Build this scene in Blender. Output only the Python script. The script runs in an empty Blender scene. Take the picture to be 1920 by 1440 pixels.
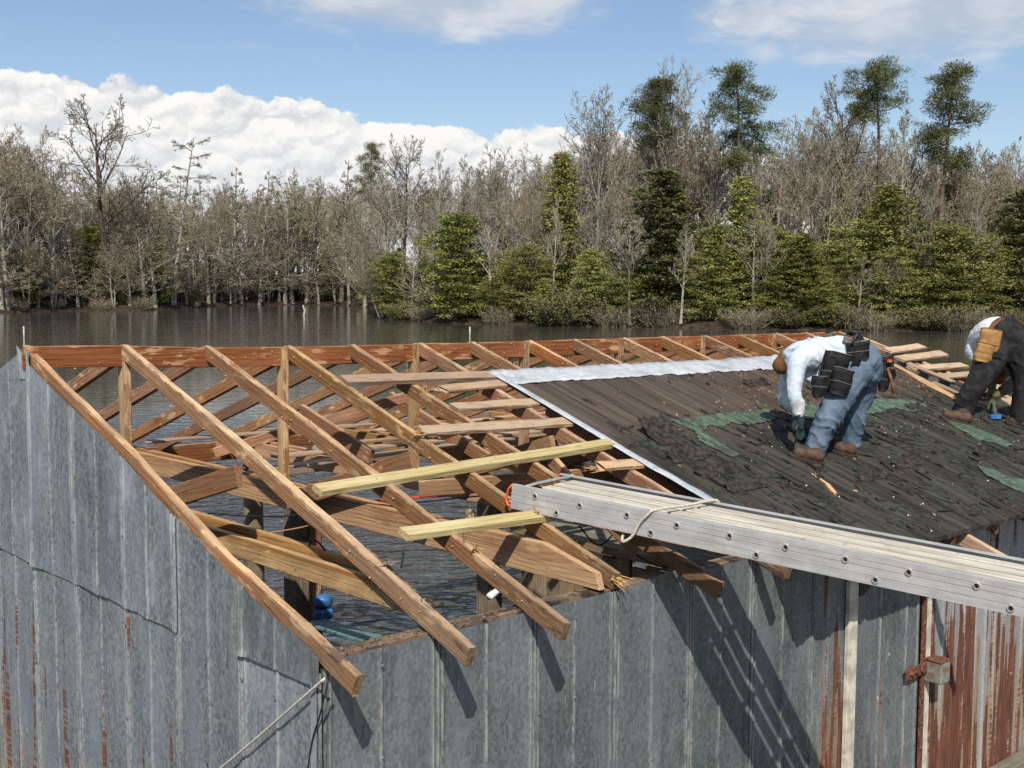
import bpy, bmesh, math, random
import numpy as np
from mathutils import Vector, Matrix, Euler, noise as mnoise

random.seed(7)
rng = np.random.default_rng(7)
SC = bpy.context.scene
COL = SC.collection
rad = math.radians

# ---------------------------------------------------------------- camera
FPX = 2243.765                      # focal length in pixels of a 1920 wide picture
CAM = Vector((-2.8439, -7.6540, 0.4386))
YAW, PITCH, ROLL = 0.74046, -0.08067, 0.00585
def cam_axes():
    cy, sy, cp, sp = math.cos(YAW), math.sin(YAW), math.cos(PITCH), math.sin(PITCH)
    f = Vector((sy*cp, cy*cp, sp))
    r = f.cross(Vector((0, 0, 1))).normalized()
    u = r.cross(f)
    c, s = math.cos(ROLL), math.sin(ROLL)
    return c*r + s*u, -s*r + c*u, f
CR, CU, CF = cam_axes()
cam_d = bpy.data.cameras.new('camera')
cam_o = bpy.data.objects.new('camera', cam_d)
COL.objects.link(cam_o)
cam_d.sensor_width = 36.0
cam_d.lens = FPX/1920*36.0
cam_d.clip_start = 0.05
cam_d.clip_end = 5000
M = Matrix((CR, CU, -CF)).transposed().to_4x4()
M.translation = CAM
cam_o.matrix_world = M
SC.camera = cam_o
SC.render.resolution_x, SC.render.resolution_y = 1024, 768

def ray(x, y):
    return CF + CR*((x-960)/FPX) + CU*((720-y)/FPX)
def on(x, y, ax, v):                # where the sight line through a photo point meets a plane of the place
    d = ray(x, y); i = 'xyz'.index(ax)
    return CAM + d*((v-CAM[i])/d[i])
def deep(x, y, t):                  # ... or a given depth
    return CAM + ray(x, y)*t
TP = 0.3331                         # roof pitch
def onroof(x, y, off=0.0):
    d = ray(x, y)
    t = (TP*CAM.y-CAM.z+off)/(d.z-TP*d.y)
    return CAM + d*t

# ---------------------------------------------------------------- light
SUN_DIR = Vector((0.458, 0.515, -0.724)).normalized()     # travel direction of the sunlight
SUN_EL = math.asin(-SUN_DIR.z)
sun_d = bpy.data.lights.new('sun', 'SUN')
sun_d.energy = 5.0
sun_d.angle = rad(0.55)
sun_d.color = (1.0, 0.94, 0.85)
sun_o = bpy.data.objects.new('sun', sun_d)
COL.objects.link(sun_o)
sun_o.location = (-20, -22, 30)
sun_o.rotation_euler = SUN_DIR.to_track_quat('-Z', 'Y').to_euler()

vs = SC.view_settings
vs.view_transform = 'Standard'
vs.look = 'None'
vs.exposure = 0.03
vs.gamma = 1.0
vs.use_curve_mapping = False
SC.cycles.use_denoising = False
SC.cycles.max_bounces = 5
SC.cycles.diffuse_bounces = 2
SC.cycles.glossy_bounces = 2
SC.cycles.transparent_max_bounces = 8

# ---------------------------------------------------------------- node helper
class NT:
    def __init__(self, tree):
        self.t = tree; self.n = tree.nodes; self.l = tree.links
    def add(self, typ, **kw):
        nd = self.n.new(typ)
        ins = kw.pop('ins', {})
        for k, v in kw.items(): setattr(nd, k, v)
        for k, v in ins.items(): self.set(nd.inputs[k], v)
        return nd
    def set(self, sock, v):
        if isinstance(v, bpy.types.NodeSocket): self.l.new(v, sock)
        elif isinstance(v, bpy.types.Node): self.l.new(v.outputs[0], sock)
        else: sock.default_value = v
    def math(self, op, a, b=None, c=None, clamp=False):
        nd = self.n.new('ShaderNodeMath'); nd.operation = op; nd.use_clamp = clamp
        self.set(nd.inputs[0], a)
        if b is not None: self.set(nd.inputs[1], b)
        if c is not None: self.set(nd.inputs[2], c)
        return nd.outputs[0]
    def vmath(self, op, a, b=None, scale=None):
        nd = self.n.new('ShaderNodeVectorMath'); nd.operation = op
        self.set(nd.inputs[0], a)
        if b is not None: self.set(nd.inputs[1], b)
        if scale is not None: self.set(nd.inputs['Scale'], scale)
        return nd.outputs['Value'] if op in ('DOT_PRODUCT', 'LENGTH', 'DISTANCE') else nd.outputs[0]
    def mix(self, f, a, b, blend='MIX'):
        nd = self.n.new('ShaderNodeMix'); nd.data_type = 'RGBA'; nd.blend_type = blend
        self.set(nd.inputs[0], f)
        for s, v in ((nd.inputs[6], a), (nd.inputs[7], b)):
            if isinstance(v, tuple) and len(v) == 3: v = (*v, 1)
            self.set(s, v)
        return nd.outputs[2]
    def noise(self, vec, scale=5, detail=3, rough=.55, dist=0.0, dim='3D'):
        nd = self.n.new('ShaderNodeTexNoise'); nd.noise_dimensions = dim
        if vec is not None: self.set(nd.inputs['Vector'], vec)
        self.set(nd.inputs['Scale'], scale); self.set(nd.inputs['Detail'], detail)
        self.set(nd.inputs['Roughness'], rough); self.set(nd.inputs['Distortion'], dist)
        return nd.outputs[0]
    def ramp(self, f, lo, hi, smooth=True):       # 0..1 between lo and hi
        nd = self.n.new('ShaderNodeMapRange'); nd.interpolation_type = 'SMOOTHSTEP' if smooth else 'LINEAR'
        self.set(nd.inputs[0], f); self.set(nd.inputs[1], lo); self.set(nd.inputs[2], hi)
        return nd.outputs[0]
    def lerp(self, f, lo, hi):
        nd = self.n.new('ShaderNodeMapRange')
        self.set(nd.inputs[0], f); self.set(nd.inputs[3], lo); self.set(nd.inputs[4], hi)
        return nd.outputs[0]
    def mapping(self, vec, scale=(1, 1, 1), loc=(0, 0, 0), rot=(0, 0, 0)):
        nd = self.n.new('ShaderNodeMapping')
        self.set(nd.inputs[0], vec); nd.inputs[1].default_value = loc
        nd.inputs[2].default_value = rot; nd.inputs[3].default_value = scale
        return nd.outputs[0]
    def xyz(self, vec):
        nd = self.n.new('ShaderNodeSeparateXYZ'); self.set(nd.inputs[0], vec); return nd.outputs
    def comb(self, x, y, z):
        nd = self.n.new('ShaderNodeCombineXYZ')
        for i, v in enumerate((x, y, z)): self.set(nd.inputs[i], v)
        return nd.outputs[0]

# ---------------------------------------------------------------- sky
world = bpy.data.worlds.new('World')
SC.world = world
world.cycles.sampling_method = 'MANUAL'
world.cycles.sample_map_resolution = 512
world.use_nodes = True
w = NT(world.node_tree)
w.n.clear()
sky = w.add('ShaderNodeTexSky', sky_type='NISHITA', sun_disc=False)
sky.sun_elevation = SUN_EL
sky.sun_rotation = math.atan2(-SUN_DIR.x, -SUN_DIR.y)
sky.altitude = 0; sky.air_density = 1.0; sky.dust_density = 0.6; sky.ozone_density = 3.0
tc = w.add('ShaderNodeTexCoord')
D = w.vmath('NORMALIZE', tc.outputs['Generated'])
dx, dy, dz = w.xyz(D)
# azimuth measured from the way the camera looks, elevation in radians
az = w.math('ARCTAN2', w.math('SUBTRACT', w.math('MULTIPLY', dx, math.cos(YAW)), w.math('MULTIPLY', dy, math.sin(YAW))),
            w.math('ADD', w.math('MULTIPLY', dx, math.sin(YAW)), w.math('MULTIPLY', dy, math.cos(YAW))))
el = w.math('ARCSINE', dz)
# cumulus bank low over the lake: billows stacked up to a lumpy top line
top = w.math('ADD', 0.040, w.math('MULTIPLY', 0.119, w.math('POWER', w.math('MAXIMUM', w.math('COSINE', w.math('ADD', az, 0.46)), 0.0), 2.4)))
def cells(v, sc, off):
    n = w.add('ShaderNodeTexVoronoi', voronoi_dimensions='2D', feature='F1')
    w.set(n.inputs['Vector'], w.vmath('ADD', v, off)); n.inputs['Scale'].default_value = sc
    return w.math('SUBTRACT', 0.72, w.math('POWER', n.outputs['Distance'], 1.6))
v0 = w.comb(az, w.math('MULTIPLY', el, 1.25), 0.0)
wn = w.add('ShaderNodeTexNoise', noise_dimensions='2D', ins={'Vector': v0, 'Scale': 42.0, 'Detail': 3.0, 'Roughness': .6})
v2 = w.vmath('ADD', v0, w.vmath('SCALE', wn.outputs['Color'], scale=0.020))
LIT = (-0.0024, 0.0070, 0)           # a little further towards the light
h0 = w.math('ADD', cells(v2, 21, (.3, .1, 0)), w.math('MULTIPLY', cells(v2, 50, (1.3, .6, 0)), .55))
h1 = w.math('ADD', cells(v2, 21, (.3+LIT[0], .1+LIT[1], 0)), w.math('MULTIPLY', cells(v2, 50, (1.3+LIT[0], .6+LIT[1], 0)), .55))
h0 = w.math('ADD', h0, w.math('MULTIPLY', w.noise(v2, 105, 4, .65, dim='2D'), .48))
h1 = w.math('ADD', h1, w.math('MULTIPLY', w.noise(w.vmath('ADD', v2, LIT), 105, 4, .65, dim='2D'), .48))
dens = w.math('ADD', w.math('MULTIPLY', w.math('SUBTRACT', top, el), 44.0), w.math('MULTIPLY', w.math('SUBTRACT', h0, .95), .78))
cov = w.ramp(dens, -0.09, 0.09)
slope = w.math('SUBTRACT', h0, h1)
shade = w.ramp(slope, -0.26, 0.16, False)
big = w.noise(w.comb(az, w.math('MULTIPLY', el, 1.8), 0.0), 9, 3, .55)
shade = w.math('ADD', w.math('MULTIPLY', shade, .75), w.math('MULTIPLY', big, .35))
lowf = w.ramp(el, 0.03, 0.15)
ccol = w.mix(shade, (5.6, 5.85, 6.25), (8.9, 8.75, 8.4))
ccol = w.mix(w.math('MULTIPLY', w.math('SUBTRACT', 1.0, lowf), .4), ccol, (5.6, 6.1, 6.9))
# thin high cloud, drawn out sideways
pl = w.comb(w.math('DIVIDE', dx, w.math('ADD', w.math('ABSOLUTE', dz), .16)), w.math('DIVIDE', dy, w.math('ADD', w.math('ABSOLUTE', dz), .16)), 0.0)
pr = w.mapping(pl, (1.0, 2.2, 1.0), (4.05, 2.3, 0), (0, 0, YAW*-1.0))
hi_n = w.noise(pr, .95, 6, .55, .35)
hi_m = w.noise(w.mapping(pl, (1, 1, 1), (1.2, .4, 0)), .55, 2, .5)
hi_c = w.math('MULTIPLY', w.ramp(hi_n, .41, .66), w.ramp(hi_m, .33, .52))
def lobe(a0, e0, ra_, re_):
    u_ = w.math('DIVIDE', w.math('SUBTRACT', az, a0), ra_); v_ = w.math('DIVIDE', w.math('SUBTRACT', el, e0), re_)
    return w.math('SUBTRACT', 1.0, w.math('ADD', w.math('MULTIPLY', u_, u_), w.math('MULTIPLY', v_, v_)), clamp=True)
wisp = w.noise(w.comb(w.math('MULTIPLY', az, 1.0), w.math('MULTIPLY', el, 2.6), 0.0), 13.0, 5, .6, .4)
lob = w.math('ADD', w.math('ADD', lobe(-.06, .232, .17, .040), lobe(.33, .222, .24, .058)), w.math('ADD', lobe(-.36, .240, .10, .018), lobe(.19, .213, .03, .012)))
lob = w.math('MULTIPLY', w.ramp(w.math('ADD', lob, w.math('MULTIPLY', w.math('SUBTRACT', wisp, .5), 1.5)), .08, .85), .95)
hi_c = w.math('MULTIPLY', hi_c, w.ramp(el, .235, .33))          # more of the same overhead
hi_c = w.math('MAXIMUM', hi_c, lob)
hcol = w.mix(w.ramp(wisp, .40, .68), (4.5, 5.05, 5.9), (6.6, 6.8, 7.1))
skyc = w.mix(1.0, sky.outputs[0], (1.08, 1.04, 1.02), 'MULTIPLY')
c = w.mix(w.math('MULTIPLY', hi_c, .90), skyc, hcol)
c = w.mix(cov, c, ccol)
bg = w.add('ShaderNodeBackground', ins={'Color': c, 'Strength': 0.112})
wo = w.add('ShaderNodeOutputWorld')
w.l.new(bg.outputs[0], wo.inputs[0])

# ---------------------------------------------------------------- scene helpers
def tag(o, label=None, cat=None, group=None, kind=None):
    if label: o['label'] = label
    if cat: o['category'] = cat
    if group: o['group'] = group
    if kind: o['kind'] = kind
    return o
def empty(name, loc=(0, 0, 0), rz=0.0):
    o = bpy.data.objects.new(name, None); COL.objects.link(o)
    o.location = loc; o.rotation_euler = (0, 0, rz); o.empty_display_size = .2
    return o
def world_of(o):
    m = Matrix.LocRotScale(o.location, o.rotation_euler, o.scale)
    if o.parent: m = world_of(o.parent) @ o.matrix_parent_inverse @ m
    return m
def mesh_np(name, V, F, smooth=False):
    """V (n,3) array, F list of faces or (m,3|4) array"""
    me = bpy.data.meshes.new(name)
    if isinstance(F, np.ndarray):
        V = np.asarray(V, np.float32); k = F.shape[1]; m = len(F)
        me.vertices.add(len(V)); me.vertices.foreach_set('co', V.ravel())
        me.loops.add(m*k); me.loops.foreach_set('vertex_index', F.astype(np.int32).ravel())
        me.polygons.add(m); me.polygons.foreach_set('loop_start', np.arange(0, m*k, k, dtype=np.int32))
        me.update(calc_edges=True)
    else:
        me.from_pydata([tuple(map(float, v)) for v in V], [], F); me.update()
    if smooth: me.polygons.foreach_set('use_smooth', np.ones(len(me.polygons), bool))
    return me
def link(name, me, mat, parent=None, mw=None, label=None):
    o = bpy.data.objects.new(name, me); COL.objects.link(o)
    if mat is not None and not me.materials: me.materials.append(mat)
    if mw is not None: o.matrix_world = mw; o.location, o.rotation_euler, o.scale = mw.decompose()[0], mw.to_euler(), mw.to_scale()
    if parent is not None:
        o.parent = parent; o.matrix_parent_inverse = world_of(parent).inverted()
    if label: o['label'] = label
    return o
def frame(origin, x, up=(0, 0, 1)):
    x = Vector(x).normalized(); up = Vector(up)
    z = (up - x*up.dot(x)).normalized(); y = z.cross(x)
    m = Matrix((x, y, z)).transposed().to_4x4(); m.translation = Vector(origin); return m
def boxes(lst, name='m', bev=0.0):
    """mesh of boxes given as (x0,x1,y0,y1,z0,z1)"""
    bm = bmesh.new()
    for (x0, x1, y0, y1, z0, z1) in lst:
        vs_ = [bm.verts.new(p) for p in ((x0,y0,z0),(x1,y0,z0),(x1,y1,z0),(x0,y1,z0),(x0,y0,z1),(x1,y0,z1),(x1,y1,z1),(x0,y1,z1))]
        for f in ((3,2,1,0),(4,5,6,7),(0,1,5,4),(1,2,6,5),(2,3,7,6),(3,0,4,7)): bm.faces.new([vs_[i] for i in f])
    if bev:
        bmesh.ops.bevel(bm, geom=bm.edges[:], offset=bev, segments=1, affect='EDGES')
    me = bpy.data.meshes.new(name); bm.to_mesh(me); bm.free(); return me
def tube_np(P, R, n=8, caps=True, ell=None, twist=None):
    """tube through points P with radii R -> (V, F list)"""
    P = [Vector(p) for p in P]; V = []; F = []
    prev = None
    for i, p in enumerate(P):
        t = (P[min(i+1, len(P)-1)] - P[max(i-1, 0)]).normalized()
        a = prev if prev is not None else (Vector((0, 0, 1)) if abs(t.z) < .9 else Vector((1, 0, 0)))
        s_ = (a - t*a.dot(t)).normalized(); prev = s_
        b = t.cross(s_)
        r = R[i] if hasattr(R, '__len__') else R
        ra, rb = (r if hasattr(r, '__len__') else (r, r))
        for j in range(n):
            q = 2*math.pi*j/n
            V.append(p + s_*(ra*math.cos(q)) + b*(rb*math.sin(q)))
    for i in range(len(P)-1):
        for j in range(n):
            F.append((i*n+j, i*n+(j+1) % n, (i+1)*n+(j+1) % n, (i+1)*n+j))
    if caps:
        F.append(tuple(range(n-1, -1, -1))); F.append(tuple((len(P)-1)*n+j for j in range(n)))
    return V, F
def tube(name, P, R, mat, parent=None, n=8, smooth=True, label=None):
    V, F = tube_np(P, R, n)
    c0 = Vector(P[0])
    me = mesh_np(name, [v-c0 for v in V], F, smooth)
    return link(name, me, mat, parent, Matrix.Translation(c0), label)
def spline(P, k=8):
    """Catmull-Rom through P"""
    P = [Vector(p) for p in P]; out = []
    for i in range(len(P)-1):
        a, b, c_, d = P[max(i-1, 0)], P[i], P[i+1], P[min(i+2, len(P)-1)]
        for j in range(k):
            t = j/k
            out.append(0.5*((2*b) + (c_-a)*t + (2*a-5*b+4*c_-d)*t*t + (3*b-a-3*c_+d)*t**3))
    out.append(P[-1]); return out
# ---------------------------------------------------------------- materials
MATS = {}
def new_mat(name):
    m = bpy.data.materials.new(name); m.use_nodes = True
    t = NT(m.node_tree); t.n.clear()
    b = t.add('ShaderNodeBsdfPrincipled'); o = t.add('ShaderNodeOutputMaterial')
    t.l.new(b.outputs[0], o.inputs[0]); MATS[name] = m
    return m, t, b
def bump(t, b, h, strength=.3, dist=.01):
    nd = t.add('ShaderNodeBump', ins={'Height': h, 'Strength': strength, 'Distance': dist})
    t.l.new(nd.outputs[0], b.inputs['Normal']); return nd
def objc(t): return t.add('ShaderNodeTexCoord').outputs['Object']
def orand(t): return t.add('ShaderNodeObjectInfo').outputs['Random']
def gpos(t): return t.add('ShaderNodeNewGeometry').outputs['Position']

def wood(name, dark, mid, light, pale=None, pale_amt=.5, tail=0.0, weather=None, weather_amt=.0, knots=True, rough=.8, blotch=.0):
    m, t, b = new_mat(name)
    oc = objc(t); r = orand(t)
    off = t.comb(t.math('MULTIPLY', r, 37.0), t.math('MULTIPLY', r, 11.0), t.math('MULTIPLY', r, 23.0))
    v = t.vmath('ADD', oc, off)
    warp = t.noise(t.mapping(v, (1.6, 5, 5)), 1.0, 3, .5)
    vg = t.vmath('ADD', t.mapping(v, (.9, 30, 30)), t.vmath('SCALE', t.comb(0.0, warp, warp), scale=1.8))
    rings = t.add('ShaderNodeTexWave', wave_type='BANDS', bands_direction='DIAGONAL')
    t.set(rings.inputs['Vector'], vg); rings.inputs['Scale'].default_value = .62
    rings.inputs['Distortion'].default_value = 2.0; rings.inputs['Detail'].default_value = 2
    fine = t.noise(t.mapping(v, (5, 130, 130)), 1.0, 3, .6)
    g = t.math('ADD', t.math('MULTIPLY', rings.outputs[1], .24), t.math('MULTIPLY', fine, .76))
    col = t.mix(t.ramp(g, .12, .72, False), dark, mid)
    late = t.ramp(t.noise(t.mapping(v, (1.1, 75, 75), (3, 1, 6)), 1.0, 2, .5), .56, .68)
    col = t.mix(t.math('MULTIPLY', late, .42), col, tuple(c*.55 for c in dark))
    big = t.noise(t.mapping(v, (1.5, 4, 4)), 1.3, 4, .6)
    col = t.mix(t.math('MULTIPLY', t.ramp(big, .45, .72), .75), col, light)
    if knots:
        vo = t.add('ShaderNodeTexVoronoi', feature='F1')
        t.set(vo.inputs['Vector'], t.mapping(v, (2.2, 7, 7))); vo.inputs['Scale'].default_value = .9
        kn = t.math('SUBTRACT', 1.0, t.ramp(vo.outputs['Distance'], .05, .17))
        col = t.mix(t.math('MULTIPLY', kn, .6), col, tuple(c*.45 for c in dark))
    if pale:
        # torn fibres: pale patches along the arrises and where other boards were pulled off; sun highlights painted on upward faces
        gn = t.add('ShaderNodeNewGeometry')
        pn = t.noise(t.mapping(v, (7, 26, 26)), 1.0, 4, .65)
        pb = t.noise(t.mapping(v, (1.3, 2, 2), (5, 3, 1)), 1.6, 2, .5)
        vo2 = t.add('ShaderNodeTexVoronoi', feature='F1')
        t.set(vo2.inputs['Vector'], t.mapping(v, (2.6, 9, 9), (3.3, 1.7, .4))); vo2.inputs['Scale'].default_value = .8
        ov = t.math('MULTIPLY', t.math('SUBTRACT', 1.0, t.ramp(t.math('ADD', vo2.outputs['Distance'], t.math('MULTIPLY', t.math('SUBTRACT', pn, .5), .12)), .16, .21)), t.ramp(pb, .42, .5))
        pa = t.math('MAXIMUM', t.math('MULTIPLY', t.math('MULTIPLY', t.ramp(pn, .52, .62), t.ramp(pb, .48, .6)), .8), t.math('MULTIPLY', ov, .9))
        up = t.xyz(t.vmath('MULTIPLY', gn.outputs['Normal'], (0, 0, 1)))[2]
        sun_top = t.math('MULTIPLY', t.ramp(up, .75, .95), t.ramp(t.noise(t.mapping(v, (4, 14, 14)), 1.0, 4, .6), .30, .52))
        pa = t.math('MAXIMUM', pa, t.math('MULTIPLY', sun_top, .80))
        ez = t.math('ADD', t.xyz(oc)[2], t.math('MULTIPLY', t.math('SUBTRACT', t.noise(t.mapping(v, (9, 20, 20), (2, 2, 7)), 1.0, 3, .6), .62), .10))
        em = t.math('MULTIPLY', t.ramp(ez, -.016, -.004), t.ramp(t.math('ABSOLUTE', t.xyz(oc)[2]), .12, .06))
        pa = t.math('MAXIMUM', pa, t.math('MULTIPLY', em, .60))
        col = t.mix(t.math('MULTIPLY', pa, pale_amt), col, pale)
    if weather:
        wn = t.noise(t.mapping(v, (2.5, 6, 6), (8, 1, 2)), 1.6, 4, .6)
        col = t.mix(t.math('MULTIPLY', t.ramp(wn, .38, .62), weather_amt), col, weather)
    hv = t.add('ShaderNodeTexVoronoi', feature='F1'); t.set(hv.inputs['Vector'], v); hv.inputs['Scale'].default_value = 11
    hm = t.math('MULTIPLY', t.math('SUBTRACT', 1.0, t.ramp(hv.outputs['Distance'], .05, .10)), t.ramp(t.xyz(hv.outputs['Color'])[0], .5, .55))
    col = t.mix(t.math('MULTIPLY', hm, .75), col, (.03, .02, .014))      # nail holes
    if tail:      # grey, rotten ends beyond the wall
        gy_ = t.xyz(gpos(t))[1]
        tn = t.noise(t.mapping(v, (5, 16, 16), (1, 4, 2)), 1.0, 4, .65)
        tm = t.math('MULTIPLY', t.ramp(t.math('ADD', gy_, t.math('MULTIPLY', tn, .8)), -2.35, -2.95), tail)
        col = t.mix(t.math('MULTIPLY', tm, t.lerp(tn, .55, 1.0)), col, (.175, .118, .075))
        col = t.mix(t.math('MULTIPLY', tm, t.ramp(tn, .54, .62)), col, (.045, .034, .024))
    if blotch:
        bn = t.noise(v, 9.0, 4, .65)
        col = t.mix(t.math('MULTIPLY', t.ramp(bn, .5, .6), blotch), col, (.012, .010, .008))
    hs = t.add('ShaderNodeHueSaturation', ins={'Color': col, 'Value': t.lerp(r, .80, 1.18), 'Saturation': t.lerp(t.math('FRACT', t.math('MULTIPLY', r, 7.3)), .88, 1.1), 'Hue': t.lerp(t.math('FRACT', t.math('MULTIPLY', r, 3.7)), .492, .508)})
    t.set(b.inputs['Base Color'], hs.outputs[0]); b.inputs['Roughness'].default_value = rough
    b.inputs['Specular IOR Level'].default_value = .25
    bump(t, b, t.math('SUBTRACT', t.math('ADD', g, t.math('MULTIPLY', big, .7)), t.math('MULTIPLY', late, .5)), .75, .004)
    return m
wood('rafter_wood', (.150, .064, .024), (.325, .150, .060), (.41, .218, .100), (.66, .46, .255), .95, .75, (.215, .140, .085), .50)
wood('ridge_wood', (.130, .052, .022), (.245, .105, .047), (.31, .150, .075), (.56, .38, .21), .75)
wood('tie_wood', (.235, .108, .042), (.42, .220, .095), (.50, .285, .130), (.60, .40, .21), .45)
wood('plate_wood', (.10, .062, .036), (.21, .135, .083), (.30, .20, .13), (.40, .30, .20), .3, 0, (.055, .045, .036), .85, blotch=.8)
wood('grey_board', (.17, .098, .056), (.29, .18, .108), (.35, .25, .17), (.54, .39, .25), .5, 0, (.26, .215, .165), .45)
wood('sheathing_wood', (.23, .115, .055), (.39, .225, .120), (.47, .30, .18), (.62, .46, .29), .8, 0, (.38, .33, .27), .25)
wood('torn_wood', (.42, .22, .07), (.62, .38, .15), (.70, .47, .22), knots=False)
wood('treated_lumber', (.38, .30, .125), (.60, .52, .27), (.68, .61, .36), knots=True)
wood('pile_wood', (.11, .080, .050), (.21, .165, .105), (.27, .225, .15), None, 0, 0, (.075, .07, .045), .5)
wood('bulkhead_wood', (.16, .11, .06), (.31, .225, .14), (.40, .30, .19), None, 0, 0, (.14, .11, .075), .4)
wood('deck_wood', (.12, .10, .075), (.22, .19, .15), (.30, .26, .21), None, 0, 0, (.10, .11, .07), .5)

def metal_sheet(name, base, light, rust_on=True, white=.0, tint=(.27, .31, .37)):
    m, t, b = new_mat(name)
    oc = objc(t); r = orand(t)
    ra = t.add('ShaderNodeAttribute', attribute_type='OBJECT', attribute_name='rust').outputs['Fac']
    off = t.comb(t.math('MULTIPLY', r, 19.0), 0.0, t.math('MULTIPLY', r, 31.0))
    v = t.vmath('ADD', oc, off)
    sp = t.add('ShaderNodeTexVoronoi', feature='F1'); t.set(sp.inputs['Vector'], t.mapping(v, (1, 1, .6)))
    sp.inputs['Scale'].default_value = 75
    spc = t.xyz(sp.outputs['Color'])[0]
    big = t.noise(t.mapping(v, (2.4, 2.4, .9)), 1.0, 4, .6)
    streak = t.noise(t.mapping(v, (34, 34, .9)), 1.0, 4, .6)
    g = t.math('ADD', t.math('ADD', t.math('MULTIPLY', spc, .36), t.math('MULTIPLY', big, 1.0)), t.math('MULTIPLY', streak, .38))
    col = t.mix(t.ramp(g, .58, 1.42, False), base, light)
    # oxide bloom, bluish, in cloudy vertical drifts
    blu = t.noise(t.mapping(v, (3.0, 3, .8), (2, 0, 5)), 1.0, 4, .62)
    col = t.mix(t.math('MULTIPLY', t.ramp(blu, .48, .70), .75), col, tint)
    # scratches and droppings
    sc1 = t.noise(t.mapping(v, (70, 70, 7), (0, 0, 3)), 1.0, 2, .5)
    scm = t.noise(v, 3.5, 2, .5)
    col = t.mix(t.math('MULTIPLY', t.math('MULTIPLY', t.ramp(sc1, .66, .74), t.ramp(scm, .45, .6)), .75), col, (.52, .55, .56))
    dr = t.noise(t.mapping(v, (13, 13, 11), (4, 0, 1)), 1.0, 2, .5)
    col = t.mix(t.math('MULTIPLY', t.ramp(dr, .73, .77), .7), col, (.68, .69, .68))
    dk = t.noise(t.mapping(v, (11, 11, 1.3), (9, 2, 1)), 1.0, 4, .65)
    col = t.mix(t.math('MULTIPLY', t.ramp(dk, .56, .74), .45), col, tuple(c*.45 for c in base))
    # white zinc bloom low on the sheets
    zb_ = t.noise(t.mapping(v, (6, 6, 2.2), (3, 8, 6)), 1.0, 5, .68)
    lzz = t.xyz(oc)[2]
    col = t.mix(t.math('MULTIPLY', t.math('MULTIPLY', t.ramp(zb_, .52, .70), t.ramp(lzz, 1.9, .7, False)), .6), col, (.46, .50, .55))
    # whitish dirt along the crimps (raised parts)
    px = t.xyz(oc)[1]
    rim = t.ramp(t.math('MULTIPLY', px, -1.0), .004, .011)
    rimn = t.noise(t.mapping(v, (25, 25, 9)), 1.0, 3, .6)
    col = t.mix(t.math('MULTIPLY', t.math('MULTIPLY', rim, t.ramp(rimn, .40, .60)), .50), col, (.50, .48, .41))
    if rust_on:
        lx, ly, lz = t.xyz(oc)
        rs = t.noise(t.mapping(v, (9, 9, .55)), 1.0, 3, .55)
        fine = t.noise(t.mapping(v, (95, 95, 1.6)), 1.0, 3, .6)
        wav = t.noise(t.mapping(v, (6, 6, 42)), 1.0, 2, .5)
        fade = t.math('ADD', .50, t.math('MULTIPLY', t.ramp(lz, 2.2, .45, False), .50))                           # more towards the foot of the sheet
        mk = t.math('ADD', t.math('ADD', t.math('MULTIPLY', rs, 1.0), t.math('MULTIPLY', fine, .10)), t.math('MULTIPLY', wav, .12))
        mk = t.math('ADD', mk, t.math('MULTIPLY', t.math('SUBTRACT', t.math('MULTIPLY', fade, ra), .55), .50))
        rm = t.math('MULTIPLY', t.ramp(mk, .57, .615), t.ramp(ra, .02, .1))
        rm = t.math('MULTIPLY', rm, t.math('MAXIMUM', t.ramp(wav, .36, .50), t.ramp(ra, .45, .6)))
        halo = t.math('MULTIPLY', t.ramp(mk, .46, .60), t.ramp(ra, .02, .1))
        rc = t.mix(t.ramp(t.noise(t.mapping(v, (34, 34, 4)), 1.0, 5, .65), .3, .7), (.062, .023, .014), (.185, .068, .034))
        col = t.mix(t.math('MULTIPLY', t.math('MULTIPLY', halo, t.ramp(lz, 1.6, .5)), .75), col, (.40, .255, .115))
        col = t.mix(rm, col, rc)
        metal = t.math('MULTIPLY', t.math('SUBTRACT', 1.0, rm), .30)
        t.set(b.inputs['Metallic'], metal)
        t.set(b.inputs['Roughness'], t.lerp(rm, .52, .9))
    else:
        b.inputs['Metallic'].default_value = .3; b.inputs['Roughness'].default_value = .5
    hs = t.add('ShaderNodeHueSaturation', ins={'Color': col, 'Value': t.lerp(r, .90, 1.10)})
    t.set(b.inputs['Base Color'], hs.outputs[0])
    bump(t, b, t.math('ADD', t.math('MULTIPLY', big, 1.0), t.math('MULTIPLY', streak, .12)), .5, .012)
    return m
metal_sheet('galvanised_blue', (.105, .125, .133), (.45, .48, .485), tint=(.225, .258, .31))
metal_sheet('galvanised_grey', (.086, .103, .107), (.285, .315, .320), tint=(.18, .212, .238))
metal_sheet('galvanised_pale', (.27, .29, .30), (.50, .51, .51))
metal_sheet('flashing_metal', (.56, .60, .64), (.86, .88, .89), rust_on=False)

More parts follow.
